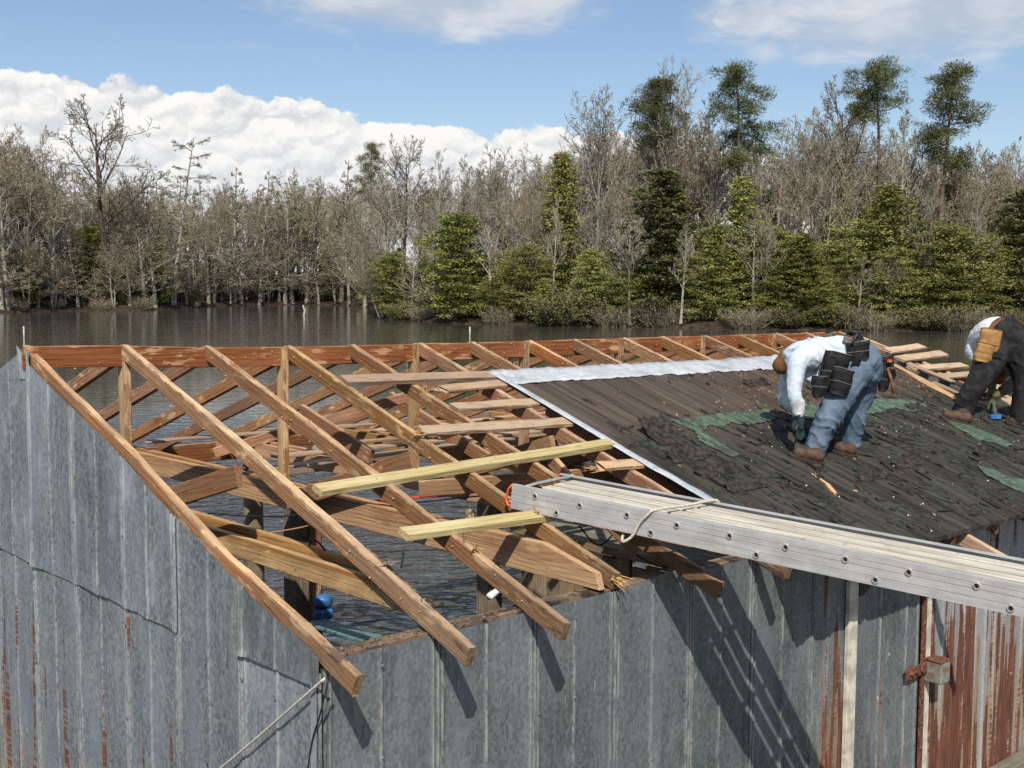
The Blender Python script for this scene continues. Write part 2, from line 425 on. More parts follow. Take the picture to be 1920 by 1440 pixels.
def plain(name, col, rough=.6, metallic=0., var=.12, nscale=14, bstr=.15, spec=.4, col2=None):
    m, t, b = new_mat(name)
    oc = objc(t)
    n = t.noise(oc, nscale, 4, .6)
    c2 = col2 or tuple(min(1, c*(1+var*2.2)) for c in col)
    c = t.mix(t.ramp(n, .35, .68), tuple(c_*(1-var) for c_ in col), c2)
    t.set(b.inputs['Base Color'], c); b.inputs['Roughness'].default_value = rough
    b.inputs['Metallic'].default_value = metallic; b.inputs['Specular IOR Level'].default_value = spec
    if bstr: bump(t, b, n, bstr, .004)
    return m
plain('aluminium', (.50, .50, .47), .42, .55, .14, 30, .08)
m, t, b = new_mat('aluminium_rail')
oc = objc(t)
n1 = t.noise(t.mapping(oc, (3, 60, 60)), 1.0, 4, .6); n2 = t.noise(oc, 7, 4, .6)
n3 = t.noise(t.mapping(oc, (40, 40, 40)), 1.0, 3, .6)
c = t.mix(t.ramp(t.math('ADD', t.math('MULTIPLY', n1, .5), t.math('MULTIPLY', n2, .6)), .35, .8), (.42, .42, .395), (.64, .63, .60))
c = t.mix(t.math('MULTIPLY', t.ramp(n3, .6, .72), .35), c, (.30, .30, .28))
t.set(b.inputs['Base Color'], c); b.inputs['Metallic'].default_value = .3; b.inputs['Roughness'].default_value = .45
bump(t, b, n1, .1, .002)
m, t, b = new_mat('deck_slat')
oc = objc(t)
n1 = t.noise(t.mapping(oc, (2.2, 40, 40)), 1.0, 5, .65); n2 = t.noise(oc, 22, 4, .65)
c = t.mix(t.ramp(n1, .3, .7), (.36, .32, .25), (.62, .58, .49))
c = t.mix(t.math('MULTIPLY', t.ramp(n2, .55, .7), .5), c, (.25, .21, .16))
t.set(b.inputs['Base Color'], c); b.inputs['Metallic'].default_value = .15; b.inputs['Roughness'].default_value = .6
plain('orange_plastic', (.62, .10, .035), .45, 0, .15, 20, .1)
plain('hollow_shade', (.012, .012, .012), .9, 0, .1, 10, 0)
plain('rope_cotton', (.46, .42, .34), .9, 0, .3, 160, .5)
plain('rusty_iron', (.115, .045, .026), .85, .15, .35, 35, .4, col2=(.24, .10, .055))
plain('pale_green_paint', (.34, .42, .36), .6, .1, .3, 16, .3, col2=(.20, .115, .06))
plain('off_white_trim', (.47, .44, .36), .7, 0, .18, 9, .2)
plain('blue_vinyl', (.035, .125, .31), .45, 0, .25, 12, .15)
plain('teal_paint', (.10, .21, .20), .6, 0, .25, 14, .2)
plain('white_plastic', (.72, .72, .68), .4, 0, .06, 12, .05)
plain('black_plastic', (.018, .018, .020), .45, 0, .3, 20, .1)
plain('nail_iron', (.07, .055, .045), .6, .6, .2, 40, 0)
plain('red_paint', (.36, .045, .025), .6, 0, .3, 12, .2)
plain('work_glove', (.05, .045, .035), .9, 0, .4, 30, .3, .2, (.45, .38, .25))
plain('steel_grey', (.32, .32, .32), .35, .8, .15, 20, .05)

# roofing felt
m, t, b = new_mat('roof_felt')
gp = gpos(t); gx, gy, gz = t.xyz(gp)
ln = t.noise(t.mapping(gp, (16, .8, 1)), 1.0, 5, .62)
md = t.noise(gp, 3.2, 5, .62)
fn = t.noise(gp, 60, 4, .65)
su = t.math('DIVIDE', t.math('SUBTRACT', gx, 3.28), .305)
su = t.math('ADD', su, t.math('MULTIPLY', t.math('SUBTRACT', t.noise(t.mapping(gp, (.6, .9, 1)), 1.0, 2, .5), .5), .35))
wn_ = t.add('ShaderNodeTexWhiteNoise', noise_dimensions='1D'); t.set(wn_.inputs['W'], t.math('FLOOR', su))
fr = t.math('FRACT', su); edge_d = t.math('MINIMUM', fr, t.math('SUBTRACT', 1.0, fr))
brown = t.mix(t.ramp(ln, .3, .72), (.042, .030, .022), (.128, .099, .075))
brown = t.mix(t.math('MULTIPLY', wn_.outputs['Value'], .45), brown, (.046, .035, .026))
brown = t.mix(t.math('MULTIPLY', t.math('SUBTRACT', 1.0, t.ramp(edge_d, .01, .06)), .7), brown, (.014, .012, .010))
black = t.mix(t.ramp(t.noise(t.mapping(gp, (12, 1.1, 1)), 1.0, 5, .65), .32, .7), (.016, .0145, .0115), (.066, .059, .047))
black = t.mix(t.math('MULTIPLY', t.math('SUBTRACT', 1.0, t.ramp(edge_d, .0, .05)), .45), black, (.010, .010, .008))
# the torn lower layer takes over below a ragged line down the slope
edge = t.math('ADD', t.math('MULTIPLY', gy, -1.0), t.math('MULTIPLY', t.math('SUBTRACT', md, .5), .9))
edge = t.math('ADD', edge, t.math('MULTIPLY', t.math('SUBTRACT', gx, 4.0), .06))
k_ = t.ramp(edge, 1.75, 2.25)
c = t.mix(k_, brown, black)
rustn = t.math('MULTIPLY', t.ramp(t.noise(gp, 5.5, 5, .68), .52, .66), t.ramp(gx, 5.0, 6.2))
rustn = t.math('MULTIPLY', rustn, t.math('SUBTRACT', 1.0, t.ramp(edge, 1.5, 2.15)))
c = t.mix(t.math('MULTIPLY', rustn, .8), c, (.105, .052, .026))
grn = t.math('MULTIPLY', t.math('MULTIPLY', t.ramp(t.noise(t.mapping(gp, (16, 3, 1)), 1.0, 4, .65), .56, .68), k_), .35)
c = t.mix(grn, c, (.040, .068, .043))
c = t.mix(t.math('MULTIPLY', t.ramp(fn, .55, .7), .3), c, (.12, .105, .085))
t.set(b.inputs['Base Color'], c); b.inputs['Roughness'].default_value = .85; b.inputs['Specular IOR Level'].default_value = .25
bump(t, b, t.math('ADD', t.math('ADD', t.math('MULTIPLY', ln, .5), md), t.math('MULTIPLY', fn, .35)), .8, .012)
plain('felt_scrap', (.026, .024, .020), .9, 0, .4, 25, .4, .2, (.062, .054, .043))
plain('felt_scrap_green', (.030, .045, .031), .9, 0, .4, 25, .4, .2, (.055, .075, .05))
m, t, b = new_mat('green_roofing')
gp = gpos(t)
ln = t.noise(t.mapping(gp, (24, 2.2, 1)), 1.0, 5, .62)
c = t.mix(t.ramp(ln, .3, .7), (.040, .078, .046), (.115, .170, .105))
c = t.mix(t.math('MULTIPLY', t.ramp(t.noise(gp, 26, 4, .65), .50, .62), .75), c, (.026, .028, .022))
c = t.mix(t.math('MULTIPLY', t.ramp(t.noise(t.mapping(gp, (9, 4, 1)), 1.0, 4, .65), .50, .60), .8), c, (.034, .034, .027))
t.set(b.inputs['Base Color'], c); b.inputs['Roughness'].default_value = .8
bump(t, b, ln, .5, .006)

# lake
m, t, b = new_mat('lake_water')
gp = gpos(t)
v = t.mapping(gp, (1, 1, 1), (0, 0, 0), (0, 0, .5))
w1 = t.noise(t.mapping(v, (1.0, 2.3, 1)), 1.5, 2, .5, .35)
w2 = t.noise(t.mapping(v, (1.1, 2.0, 1), (7, 3, 0), (0, 0, .4)), 4.0, 1.5, .5, .3)
w3 = t.noise(t.mapping(v, (.6, 1.5, 1), (3, 9, 0)), .22, 3, .5)
gust = t.ramp(t.noise(t.mapping(v, (.6, 1.6, 1), (2, 2, 0)), .035, 3, .5), .38, .62)
hgt = t.math('ADD', t.math('ADD', t.math('MULTIPLY', w1, .30), t.math('MULTIPLY', w2, .03)), t.math('MULTIPLY', w3, .22))
b.inputs['Base Color'].default_value = (.066, .063, .054, 1)
b.inputs['Roughness'].default_value = .07
b.inputs['IOR'].default_value = 1.40
b.inputs['Specular IOR Level'].default_value = .5
bp = t.add('ShaderNodeBump', ins={'Height': hgt, 'Distance': 1.0, 'Strength': t.math('MULTIPLY', t.lerp(gust, .6, 1.0), t.math('SUBTRACT', 1.0, t.math('MULTIPLY', t.ramp(t.vmath('DISTANCE', gp, (-2.8, -7.6, -3.7)), 12.0, 42.0), .95)))})
t.l.new(bp.outputs[0], b.inputs['Normal'])

plain('ground_soil', (.085, .06, .038), .95, 0, .4, .9, .6, .1, (.15, .105, .065))
plain('leaf_litter', (.042, .032, .021), .95, 0, .4, 1.4, .6, .1, (.085, .06, .04))

plain('rotten_wood', (.055, .042, .030), .95, 0, .5, 45, .5, .1, (.26, .18, .11))
plain('snag_grey', (.45, .43, .39), .9, 0, .2, 6, .2)
# ---------------------------------------------------------------- the boathouse
S = 0.61
WATER_Z = -3.70
zr_k = [.050, .040, .010, -.006, -.014, -.018, -.024, -.028, -.031, -.034, -.036, -.040, -.043, -.045, -.047, -.048]
def zr(k):
    k = min(max(k, 0), 14.99); i = int(k); return zr_k[i]*(1-(k-i)) + zr_k[i+1]*(k-i)
W_Y, TAIL = 3.286, 3.60

def beam(name, pts, wd, dp, mat, parent, up=(0, 0, 1), anchor=(0, 0), n=10, rough=.0035, ch=.005, seed=None, ends=(0, 0), label=None, split=0.0):
    """a sawn timber through pts (reference line = top edge on the y=0 side); local x runs along the grain"""
    rg = random.Random(seed if seed is not None else int(abs(pts[0][0]*911+pts[0][1]*577+pts[-1][2]*313+pts[-1][1]*131+wd*9000)*100))
    P = [Vector(q) for q in pts]
    A, B = P[0], P[-1]
    m = frame(A, B-A, up); inv = m.inverted()
    L_ = (B-A).length
    loc = [inv @ q for q in P]
    xs = sorted(set([0.0, L_] + [L_*i/n for i in range(1, n)] + [q.x for q in loc[1:-1]]))
    def ref(x):
        for a, b_ in zip(loc[:-1], loc[1:]):
            if x <= b_.x + 1e-9: 
                t_ = (x-a.x)/max(b_.x-a.x, 1e-9); return a.lerp(b_, t_)
        return loc[-1]
    y0, z1 = anchor[0], anchor[1]
    V = []; F = []
    ph = [rg.uniform(0, 50) for _ in range(8)]
    for i, x in enumerate(xs):
        r = ref(x)
        ring = [(y0+ch, z1), (y0+wd-ch, z1), (y0+wd, z1-ch), (y0+wd, z1-dp+ch), (y0+wd-ch, z1-dp), (y0+ch, z1-dp), (y0, z1-dp+ch), (y0, z1-ch)]
        for j, (yy, zz) in enumerate(ring):
            jy = (mnoise.noise((x*3.1+ph[j], ph[j], 0))*rough*1.5) if rough else 0
            jz = (mnoise.noise((x*3.7+ph[j], 9, ph[j]))*rough*1.5) if rough else 0
            xe = x
            if i == 0: xe = x - ends[0]*(zz-z1)/dp + rg.uniform(-1, 1)*rough
            if i == len(xs)-1: xe = x - ends[1]*(zz-z1)/dp + rg.uniform(-1, 1)*rough
            V.append((xe, r.y+yy+jy, r.z+zz+jz))
    for i in range(len(xs)-1):
        for j in range(8):
            F.append((i*8+j, (i+1)*8+j, (i+1)*8+(j+1) % 8, i*8+(j+1) % 8))
    F.append(tuple(range(8))); F.append(tuple((len(xs)-1)*8+j for j in range(7, -1, -1)))
    me = mesh_np(name, V, F)
    return link(name, me, MATS[mat], parent, m, label)

house = empty('boathouse', (0, -W_Y, WATER_Z))
tag(house, 'old galvanised metal boathouse with its roof stripped to bare rafters', 'boathouse')

# ridge
beam('ridge_board', [(k*S-.03 if k == 0 else k*S, -.021, zr(k)-.004) for k in range(0, 15)] + [(8.95, -.021, zr(14.6)-.004)], .042, .14, 'ridge_wood', house, n=30, up=(0, 0, 1))

# rafters on the near slope
r0 = [on(x, y, 'x', 0.0) for x, y in ((43, 648), (60, 668), (155, 760), (243, 846), (330, 943), (425, 1047), (560, 1166), (606, 1209), (667, 1270))]
SP = {}
for k in range(0, 16):
    x0 = k*S + (.05 if (k % 2 and k > 1) else 0)
    if k == 0: pts = [tuple(q) for q in r0]
    else:
        ye = -TAIL
        if k == 3: ye = -3.33
        if k >= 6: ye = -3.72
        mid = -1.75
        sag = {1: .025, 2: .012, 3: .0}.get(k, 0)
        za = zr(k)+.006; zb = -TP*abs(ye)
        pts = [(x0, -.022, za), (x0+.004, mid, za+(zb-za)*(mid/ye)+sag), (x0, ye, zb)]
    lb = {0: 'sagging bare gable rafter along the top of the metal gable', 1: 'bare rafter with dark rotten tail end', 3: 'broken rafter ending in pale splinters at the top plate'}.get(k)
    beam('rafter', pts, .045, .098, 'rafter_wood', house, n=16, rough=.006 if k < 3 else .004, ends=(-.03, .0), seed=100+k, label=lb)
    # far slope
    if k < 16:
        xf = k*S + (.05 if (k % 2 and k > 1) else 0)
        beam('rafter', [(xf+.045, .022, zr(k)), (xf+.045, 3.42, -TP*3.42)], .045, .098, 'rafter_wood', house, n=8, seed=300+k, ends=(-.03, 0))

# king posts, webs and ties of the trusses (every second rafter)
def slab(name, prof, x0, th, mat, along, label=None):
    """board whose outline lies in the plane across the ridge: prof = [(Y, Z)...]"""
    A = Vector((x0, prof[0][0], prof[0][1]))
    m = frame(A, along); inv = m.inverted()
    V = []; nn = len(prof)
    for dxx in (0, th):
        for (yy, zz) in prof: V.append(inv @ Vector((x0+dxx, yy, zz)))
    F = [tuple(range(nn)), tuple(range(2*nn-1, nn-1, -1))]
    for i in range(nn): F.append((i, i+nn, (i+1) % nn+nn, (i+1) % nn))
    me = mesh_np(name, V, F)
    bm = bmesh.new(); bm.from_mesh(me); bmesh.ops.recalc_face_normals(bm, faces=bm.faces[:])
    bmesh.ops.bevel(bm, geom=[e for e in bm.edges], offset=.004, segments=1, affect='EDGES'); bm.to_mesh(me); bm.free()
    return link(name, me, MATS[mat], house, m, label)
for k in range(1, 15, 2):
    x0 = k*S
    beam('king_post', [(x0-.0, -.045, zr(k)-.01 if k > 1 else zr(k)-.09), (x0, -.045, -1.16)], .05, .09, 'rafter_wood', house, up=(0, 1, 0), anchor=(-.05, .09), n=6, seed=500+k)
    for s_, xx in (((0, x0-.047), (1, x0+.099)) if k > 1 else ((0, x0+.049), (1, x0+.13))):
        zt = -1.035 - .012*(k % 3); zb = -1.19 + (.030 if k == 1 else 0)
        zt += (.010 if s_ == 0 else .045) if k == 1 else 0
        rb = lambda Y: -TP*abs(Y)-.115
        ytop = (abs(zt)-.115)/TP
        yend = 3.12 if k == 1 else 3.20
        yl = min(ytop, yend-.2)
        prof = [(-yend, zb), (-yend, min(zt, rb(yend)+.03)), (-yl, zt), (3.1, zt), (3.15, zb)]
        if k == 3 and s_ == 0:
            prof = [(-3.30, -1.19), (-3.27, -1.10), (-2.85, -1.0), (3.1, -1.035), (3.15, -1.19)]
        slab('tie_beam', prof, xx, .045, 'rafter_wood' if (k == 1 and s_ == 0) else 'tie_wood', (0, 1, 0))
    for sg in (-1, 1):
        a = Vector((x0-.098, sg*.28, -1.03)); b_ = Vector((x0-.098, sg*1.74, -.575+(0.03 if k == 1 else 0)))
        if k == 1: a = Vector((x0-.098, sg*.5, -.90))
        if k == 5 and sg > 0: a, b_ = Vector((x0-.098, .36, -.90)), Vector((x0-.098, 1.42, -.60))
        if k in (1, 3) and sg > 0: continue
        lo, hi = (a, b_)
        beam('web_strut', [tuple(lo), tuple(hi)], .045, .125, 'rafter_wood', house, n=6, seed=700+k*2+sg, anchor=(0 if sg > 0 else -.045, -.012))

# top plates, far beam, bracing
beam('top_plate', [(.02, -W_Y+.004, -1.195), (2.2, -W_Y+.004, -1.20), (9.0, -W_Y+.004, -1.21)], .10, .042, 'plate_wood', house, n=26, rough=.006, label='weathered dark top plate littered with rotten wood')
beam('top_plate', [(.02, -W_Y+.010, -1.240), (9.0, -W_Y+.010, -1.255)], .088, .04, 'plate_wood', house, n=8)
beam('eave_beam', [(.1, 3.18, -1.12), (9.1, 3.18, -1.16)], .045, .19, 'ridge_wood', house, n=12)
beam('eave_beam', [(3.3, 3.26, -1.05), (9.1, 3.26, -1.09)], .045, .14, 'grey_board', house, n=8)
beam('brace', [(3.0, 2.9, -1.42), (6.3, 2.9, -1.40)], .04, .09, 'grey_board', house, n=6)
beam('brace', [(2.35, .95, -1.245), (8.9, 1.0, -1.25)], .04, .09, 'grey_board', house, n=6)
beam('brace', [(.1, -1.5, -1.165), (1.0, 1.3, -1.165)], .09, .04, 'rafter_wood', house, n=6)
beam('brace', [(3.4, -2.9, -1.02), (6.5, -1.2, -.95)], .045, .09, 'grey_board', house, n=6)
beam('brace', [(2.5, -.8, -.98), (3.9, -1.9, -.86)], .04, .12, 'rafter_wood', house, n=6)
# sister piece nailed against the rotten rafter
beam('sister_board', [(S+.047, -2.45, -TP*2.45+.005), (S+.047, -3.25, -TP*3.25-.005)], .04, .09, 'plate_wood', house, n=8, rough=.008, ends=(.08, 0), label='dark rotten board nailed against the rafter')
# gable wall frame
def wall_frame(name, pieces, mat):
    me = boxes(pieces, name, .004); return link(name, me, MATS[mat], house)
gable_wall = wall_frame('gable_wall', [(.03, .07, y-.02, y+.02, -3.6, -TP*abs(y)-.13) for y in (-3.2, -2.0, -1.0, 0, 1.0, 2.0, 3.15)] + [(.025, .065, -3.1, 3.1, -2.2, -2.1)], 'pile_wood')
eave_wall = wall_frame('eave_wall', [(x-.02, x+.02, -W_Y+.03, -W_Y+.10, -3.6, -1.30) for x in (.09, 1.3, 2.5, 3.8, 5.2, 6.4, 7.7, 8.95)] + [(.12, 8.9, -W_Y+.035, -W_Y+.075, -2.3, -2.2)], 'pile_wood')
far_wall = wall_frame('far_gable_wall', [(9.05, 9.09, y-.02, y+.02, -3.6, -TP*abs(y)-.13) for y in (-3.2, -2.0, -1.0, 0, 1.0, 2.0, 3.15)], 'pile_wood')

# ---- metal sheets: each one an object of its own
def sheet(parent, origin, ux, width, zb, ztop, crimps, mat, name='metal_sheet', rust=0.0, off=0.0, amp=.007, seed=0, rows=16, wavy_bottom=.0, label=None, cr_h=.011, mesh_cols=None):
    """ux: direction along the wall; ztop(u) world height of the upper edge; crimps: u positions"""
    m = frame(origin, ux); m.translation = Vector((origin[0], origin[1], zb)) 
    yl = m.to_3x3() @ Vector((0, 1, 0))
    m.translation -= yl*off
    us = {0.0: 0.0, width: 0.0}
    for c_ in crimps:
        for d_, h_ in ((-.017, 0), (-.011, .25), (-.004, 1), (.004, 1), (.011, .25), (.017, 0)):
            u = c_+d_
            if -.002 <= u <= width+.03: us[round(u, 4)] = h_*cr_h
    base = np.linspace(0, width, 8)
    for u in base:
        if all(abs(u-q) > .012 for q in us): us[round(float(u), 4)] = 0.0
    U_ = sorted(us)
    V = []; F = []
    for u in U_:
        zt = ztop(u)-zb
        for j in range(rows+1):
            z = zt*j/rows
            dd = mnoise.noise((u*2.3+seed*3.1, z*1.5, seed))*amp + mnoise.noise((u*6+seed, z*5.0, seed+4))*amp*.35
            zz = z
            if j == 0: zz += mnoise.noise((u*9+seed, 3, seed))*wavy_bottom; dd -= abs(mnoise.noise((u*7, seed, 8)))*wavy_bottom*1.0
            if j == rows: zz += mnoise.noise((u*8+seed, 5, seed))*.006
            V.append((u, dd-us[u], zz))
    nr = rows+1
    for i in range(len(U_)-1):
        for j in range(rows): F.append((i*nr+j, (i+1)*nr+j, (i+1)*nr+j+1, i*nr+j+1))
    me = mesh_np(name, V, F)
    o = link(name, me, MATS[mat], parent, m, label)
    o['rust'] = float(rust)
    return o
gtop = lambda y: (-TP*abs(y)-.028 if y < .02 else -TP*y-.01)
def gable_top(y):        # follows the sagging rafter
    pts = [(q.y, q.z) for q in r0]
    if y > -.06: return .045 - .36*max(0, y) - max(0, -y)*.7
    for (a, za), (b_, zb_) in zip(pts[:-1], pts[1:]):
        if b_ <= y <= a: return za + (zb_-za)*(a-y)/(a-b_) - .055
    return -TP*abs(y)-.06
gx_edges = [3.28, 2.62, 1.96, 1.30, .64, -.02, -.69, -1.36, -1.98, -2.64, -3.295]
for i in range(len(gx_edges)-1):
    y0, y1 = gx_edges[i], gx_edges[i+1]
    wd = y0-y1+.022
    edges = [.008, .034, (y0-y1)/2, (y0-y1)-.014, (y0-y1)+.010]
    lap = {8: None, 9: -1.315}.get(i, -1.34 - .01*(i % 2))
    og = (-.002, y0, 0)
    if lap is None:
        sheet(gable_wall, og, (0, -1, 0), wd, -3.68, lambda u, y0=y0: gable_top(y0-u), edges, 'galvanised_blue', cr_h=.008, rust=.15, off=.006+.003*(i % 2), seed=i, rows=22)
    else:
        sheet(gable_wall, og, (0, -1, 0), wd, lap, lambda u, y0=y0: gable_top(y0-u), edges, 'galvanised_blue' if i != 9 else 'galvanised_grey', cr_h=.008, off=.014+.004*(i % 2), seed=i+.5, rows=12, wavy_bottom=.010, rust=0)
        ru = {4: .50, 5: .36, 6: .40, 7: .36, 9: .30}.get(i, .4)
        sheet(gable_wall, og, (0, -1, 0), wd, -3.68, lambda u: -1.25, edges, 'galvanised_blue', cr_h=.008, off=.002+.003*(i % 2), seed=i+20, rows=18, rust=ru)
# folded corner strip and the bent sheet at the peak
sheet(gable_wall, (.0, -3.262, 0), (0, -1, 0), .045, -3.68, lambda u: -1.30, [], 'galvanised_pale', name='corner_flashing', off=.022, seed=77, rows=10, rust=.1)
pk = mesh_np('peak_flashing', [(-.022, .10, -.16), (-.022, .04, -.16), (-.026, .075, -.16), (-.022, .11, .005), (-.028, .05, .020), (-.045, .08, .055), (-.02, -.0, -.05), (-.02, -.01, -.16)],
             [(0, 2, 5, 3), (2, 1, 4, 5), (1, 7, 6, 4)])
link('peak_flashing', pk, MATS['galvanised_pale'], gable_wall, None, 'bent bright metal sheet end sticking up at the peak')

wx = [.02, .658, 1.297, 1.904, 2.552, 3.16, 3.815, 4.21]
wtop = lambda x: -1.212 - .002*x
for i in range(len(wx)-1):
    a, b_ = wx[i], wx[i+1]; wdt = b_-a+.020
    cr = [.010, .036, (b_-a)/2, (b_-a)-.012, (b_-a)+.008] if i < 6 else [.010, .036, .2]
    sheet(eave_wall, (a, -W_Y, 0), (1, 0, 0), wdt, -3.46, (lambda u, i=i: wtop(u) + (.07*u if i == 3 else 0)), cr, 'galvanised_grey', off=.004+.004*(i % 2), seed=40+i, rows=20, rust={5: .12, 6: .60}.get(i, 0))
# tall side leaf between the pale batten and the iron strap
sheet(eave_wall, (4.335, -W_Y, 0), (1, 0, 0), .90, -3.46, lambda u: -1.25, [.03, .34, .70, .86], 'galvanised_grey', off=.006, seed=61, rows=18, rust=.20)
# rusted ribbed sheets
rx_ = [5.40, 6.08, 6.74, 7.40, 8.05, 8.60, 9.05]
for i in range(len(rx_)-1):
    a, b_ = rx_[i], rx_[i+1]
    sheet(eave_wall, (a, -W_Y, 0), (1, 0, 0), b_-a+.02, -3.46, lambda u: -1.25, [.02+.165*q for q in range(5)], 'galvanised_pale', off=.004+.004*(i % 2), seed=70+i, rows=18, rust=.63-.03*i, cr_h=.014)
for i in range(10):
    y0 = -3.27+.655*i
    sheet(far_wall, (9.10, y0, 0), (0, 1, 0), .67, -3.68, lambda u, y0=y0: -TP*abs(y0+u)-.06, [.01, .33, .645], 'galvanised_grey', off=.004*(i % 2), seed=90+i, rows=4, rust=.3)

def strip(name, x0, x1, proud, z0, z1, mat, label=None, parent=eave_wall):
    me = boxes([(x0, x1, -W_Y-proud, -W_Y-.013, z0, z1)], name, .003)
    return link(name, me, MATS[mat], parent, None, label)
strip('batten', 4.215, 4.325, .045, -3.50, -1.32, 'off_white_trim', 'off-white vertical batten')
ib = strip('iron_strap', 5.245, 5.30, .030, -3.46, -1.30, 'rusty_iron', 'rusty iron strap with bolt heads')
strip('trim_strip', 5.302, 5.385, .022, -3.46, -1.30, 'off_white_trim', 'pale trim strip beside the iron strap')
bolt = None
for i in range(11):
    z = -1.45 - .19*i
    V, F = tube_np([(5.272, -W_Y-.029, z), (5.272, -W_Y-.040, z)], [.014, .010], 6)
    link('bolt', mesh_np('bolt', V, F), MATS['rusty_iron' if i % 3 else 'steel_grey'], eave_wall)
# latch: iron tongue and a pale green box
hz = -2.345
me = boxes([(4.99, 5.30, -W_Y-.052, -W_Y-.034, hz-.05, hz+.035)], 'hinge_plate', .004)
link('hinge_plate', me, MATS['rusty_iron'], eave_wall, None, 'rusty hinge plate with three bolts')
for i in range(3):
    V, F = tube_np([(5.06+.07*i, -W_Y-.052, hz-.008), (5.06+.07*i, -W_Y-.072, hz-.008)], [.019, .014], 8)
    link('bolt', mesh_np('bolt', V, F), MATS['rusty_iron'], eave_wall)
me = boxes([(5.285, 5.42, -W_Y-.165, -W_Y-.025, hz-.115, hz+.045)], 'latch_box', .008)
link('latch_box', me, MATS['pale_green_paint'], eave_wall, None, 'pale green peeling metal latch box')
me = boxes([(5.278, 5.428, -W_Y-.17, -W_Y-.02, hz+.047, hz+.058)], 'latch_cap', .004)
link('latch_cap', me, MATS['rusty_iron'], eave_wall)

# bracket of punched iron under the eave
br = empty('punched_angle', (4.36, -W_Y-.03, -1.42)); br.parent = house; br.matrix_parent_inverse = world_of(house).inverted()
bme = mesh_np('bracket_plate', [(0, 0, 0), (.34, 0, 0), (.34, 0, -.05), (.06, 0, -.24), (0, 0, -.24), (0, .006, 0), (.34, .006, 0), (.34, .006, -.05), (.06, .006, -.24), (0, .006, -.24)],
              [(0, 1, 2, 3, 4), (9, 8, 7, 6, 5), (0, 5, 6, 1), (1, 6, 7, 2), (2, 7, 8, 3), (3, 8, 9, 4), (4, 9, 5, 0)])
o = link('bracket_plate', bme, MATS['nail_iron'], None); o.parent = br
for i in range(7):
    V, F = tube_np([(.03+.045*i if i < 6 else .03, -.001, -.03 if i < 6 else -.14), (.03+.045*i if i < 6 else .03, -.006, -.03 if i < 6 else -.14)], .006, 6)
    o = link('rivet', mesh_np('rivet', V, F), MATS['steel_grey'], None); o.parent = br

# piles under the building
def pile(x, y, ztop, r=.10, square=False):
    P = [(x, y, WATER_Z-.8), (x+.01, y, (WATER_Z+ztop)/2), (x, y, ztop)]
    if square: o = beam('pile', [P[2], P[0]], .19, .19, 'pile_wood', house, up=(0, 1, 0), anchor=(-.095, .095), n=5, rough=.008)
    else:
        V, F = tube_np(P, [r*1.08, r*1.03, r], 12)
        c0 = Vector(P[0]); m = frame(c0, (0, 0, 1), (0, 1, 0)); inv = m.inverted()
        o = link('pile', mesh_np('pile', [inv @ Vector(v) for v in V], F, True), MATS['pile_wood'], house, m)
    return o
for x, y, zt, sq in ((.26, 3.34, -1.33, 0), (3.53, 3.34, -1.34, 0), (6.80, 3.34, -1.35, 0), (9.0, 3.34, -1.35, 0), (2.74, 1.2, -1.30, 1), (5.22, 1.5, -1.75, 1), (2.98, 1.32, -1.30, 0), (.15, -3.13, -1.34, 1), (5.9, -3.1, -1.34, 1)):
    pile(x, y, zt, .10 if x != 2.98 else .055, sq)

# inner bulkhead of upright planks with a catwalk on top
for i in range(26):
    y = -3.1 + .205*i
    beam('bulkhead_plank', [(6.2+.015*(i % 2), y, -2.30 - .05*((i*7) % 3)), (6.2+.015*(i % 2), y, -3.9)], .195, .05, 'bulkhead_wood', house, up=(1, 0, 0), anchor=(-.195, 0), n=4, rough=.006, seed=900+i)
for i in range(6):
    beam('catwalk_plank', [(6.24+.2*i, 2.1, -2.26), (6.24+.2*i, -3.1, -2.26)], .19, .04, 'deck_wood', house, n=5, rough=.005, seed=950+i)
beam('bulkhead_cap', [(6.10, 2.15, -2.22), (6.10, -3.1, -2.22)], .12, .09, 'bulkhead_wood', house, n=8)

# ---- skip sheathing left on the rafters
def lath(a, b_, wd=.10, th=.022, mat='sheathing_wood', label=None, lift=.003, broken=None, nn=10, par=house):
    """board lying on the rafters between two roof points; a, b = (X, Y of the upper edge)"""
    A = Vector((a[0], a[1], -TP*abs(a[1])+lift+th)); B = Vector((b_[0], b_[1], -TP*abs(b_[1])+lift+th))
    nrm = Vector((0, -TP, 1)).normalized()
    o = beam('sheathing_board', [tuple(A), tuple(B)], wd, th, mat, par, up=nrm, anchor=(-wd, 0), n=nn, rough=.004, ch=.003, seed=int(abs(a[0]*100+a[1]*37)), label=label)
    if broken:      # jagged torn end
        me = o.data; x0 = min(v.co.x for v in me.vertices); x1 = max(v.co.x for v in me.vertices)
        for v in me.vertices:
            if broken == 'a' and v.co.x < x0+.03: v.co.x += random.uniform(0, .10)
            if broken == 'b' and v.co.x > x1-.03: v.co.x -= random.uniform(0, .10)
    return o
def L2(x, y):
    q = onroof(x, y); return (q.x, q.y)
lath(L2(637, 713), L2(925, 704), .13, .035, 'grey_board', 'long weathered board lying on top of the upper rafters')
lath(L2(818, 729), L2(958, 715), .11, broken='a')
lath(L2(842, 762), L2(1000, 752), .11)
lath(L2(775, 806), L2(1055, 789), .12, broken='a', label='board with pale freshly split left end')
lath(L2(1108, 872), L2(1200, 866), .11, broken='a', label='short board with bright torn end beside the felt edge')
lath((2.62, -3.06), (3.6, -3.10), .10, broken='a')
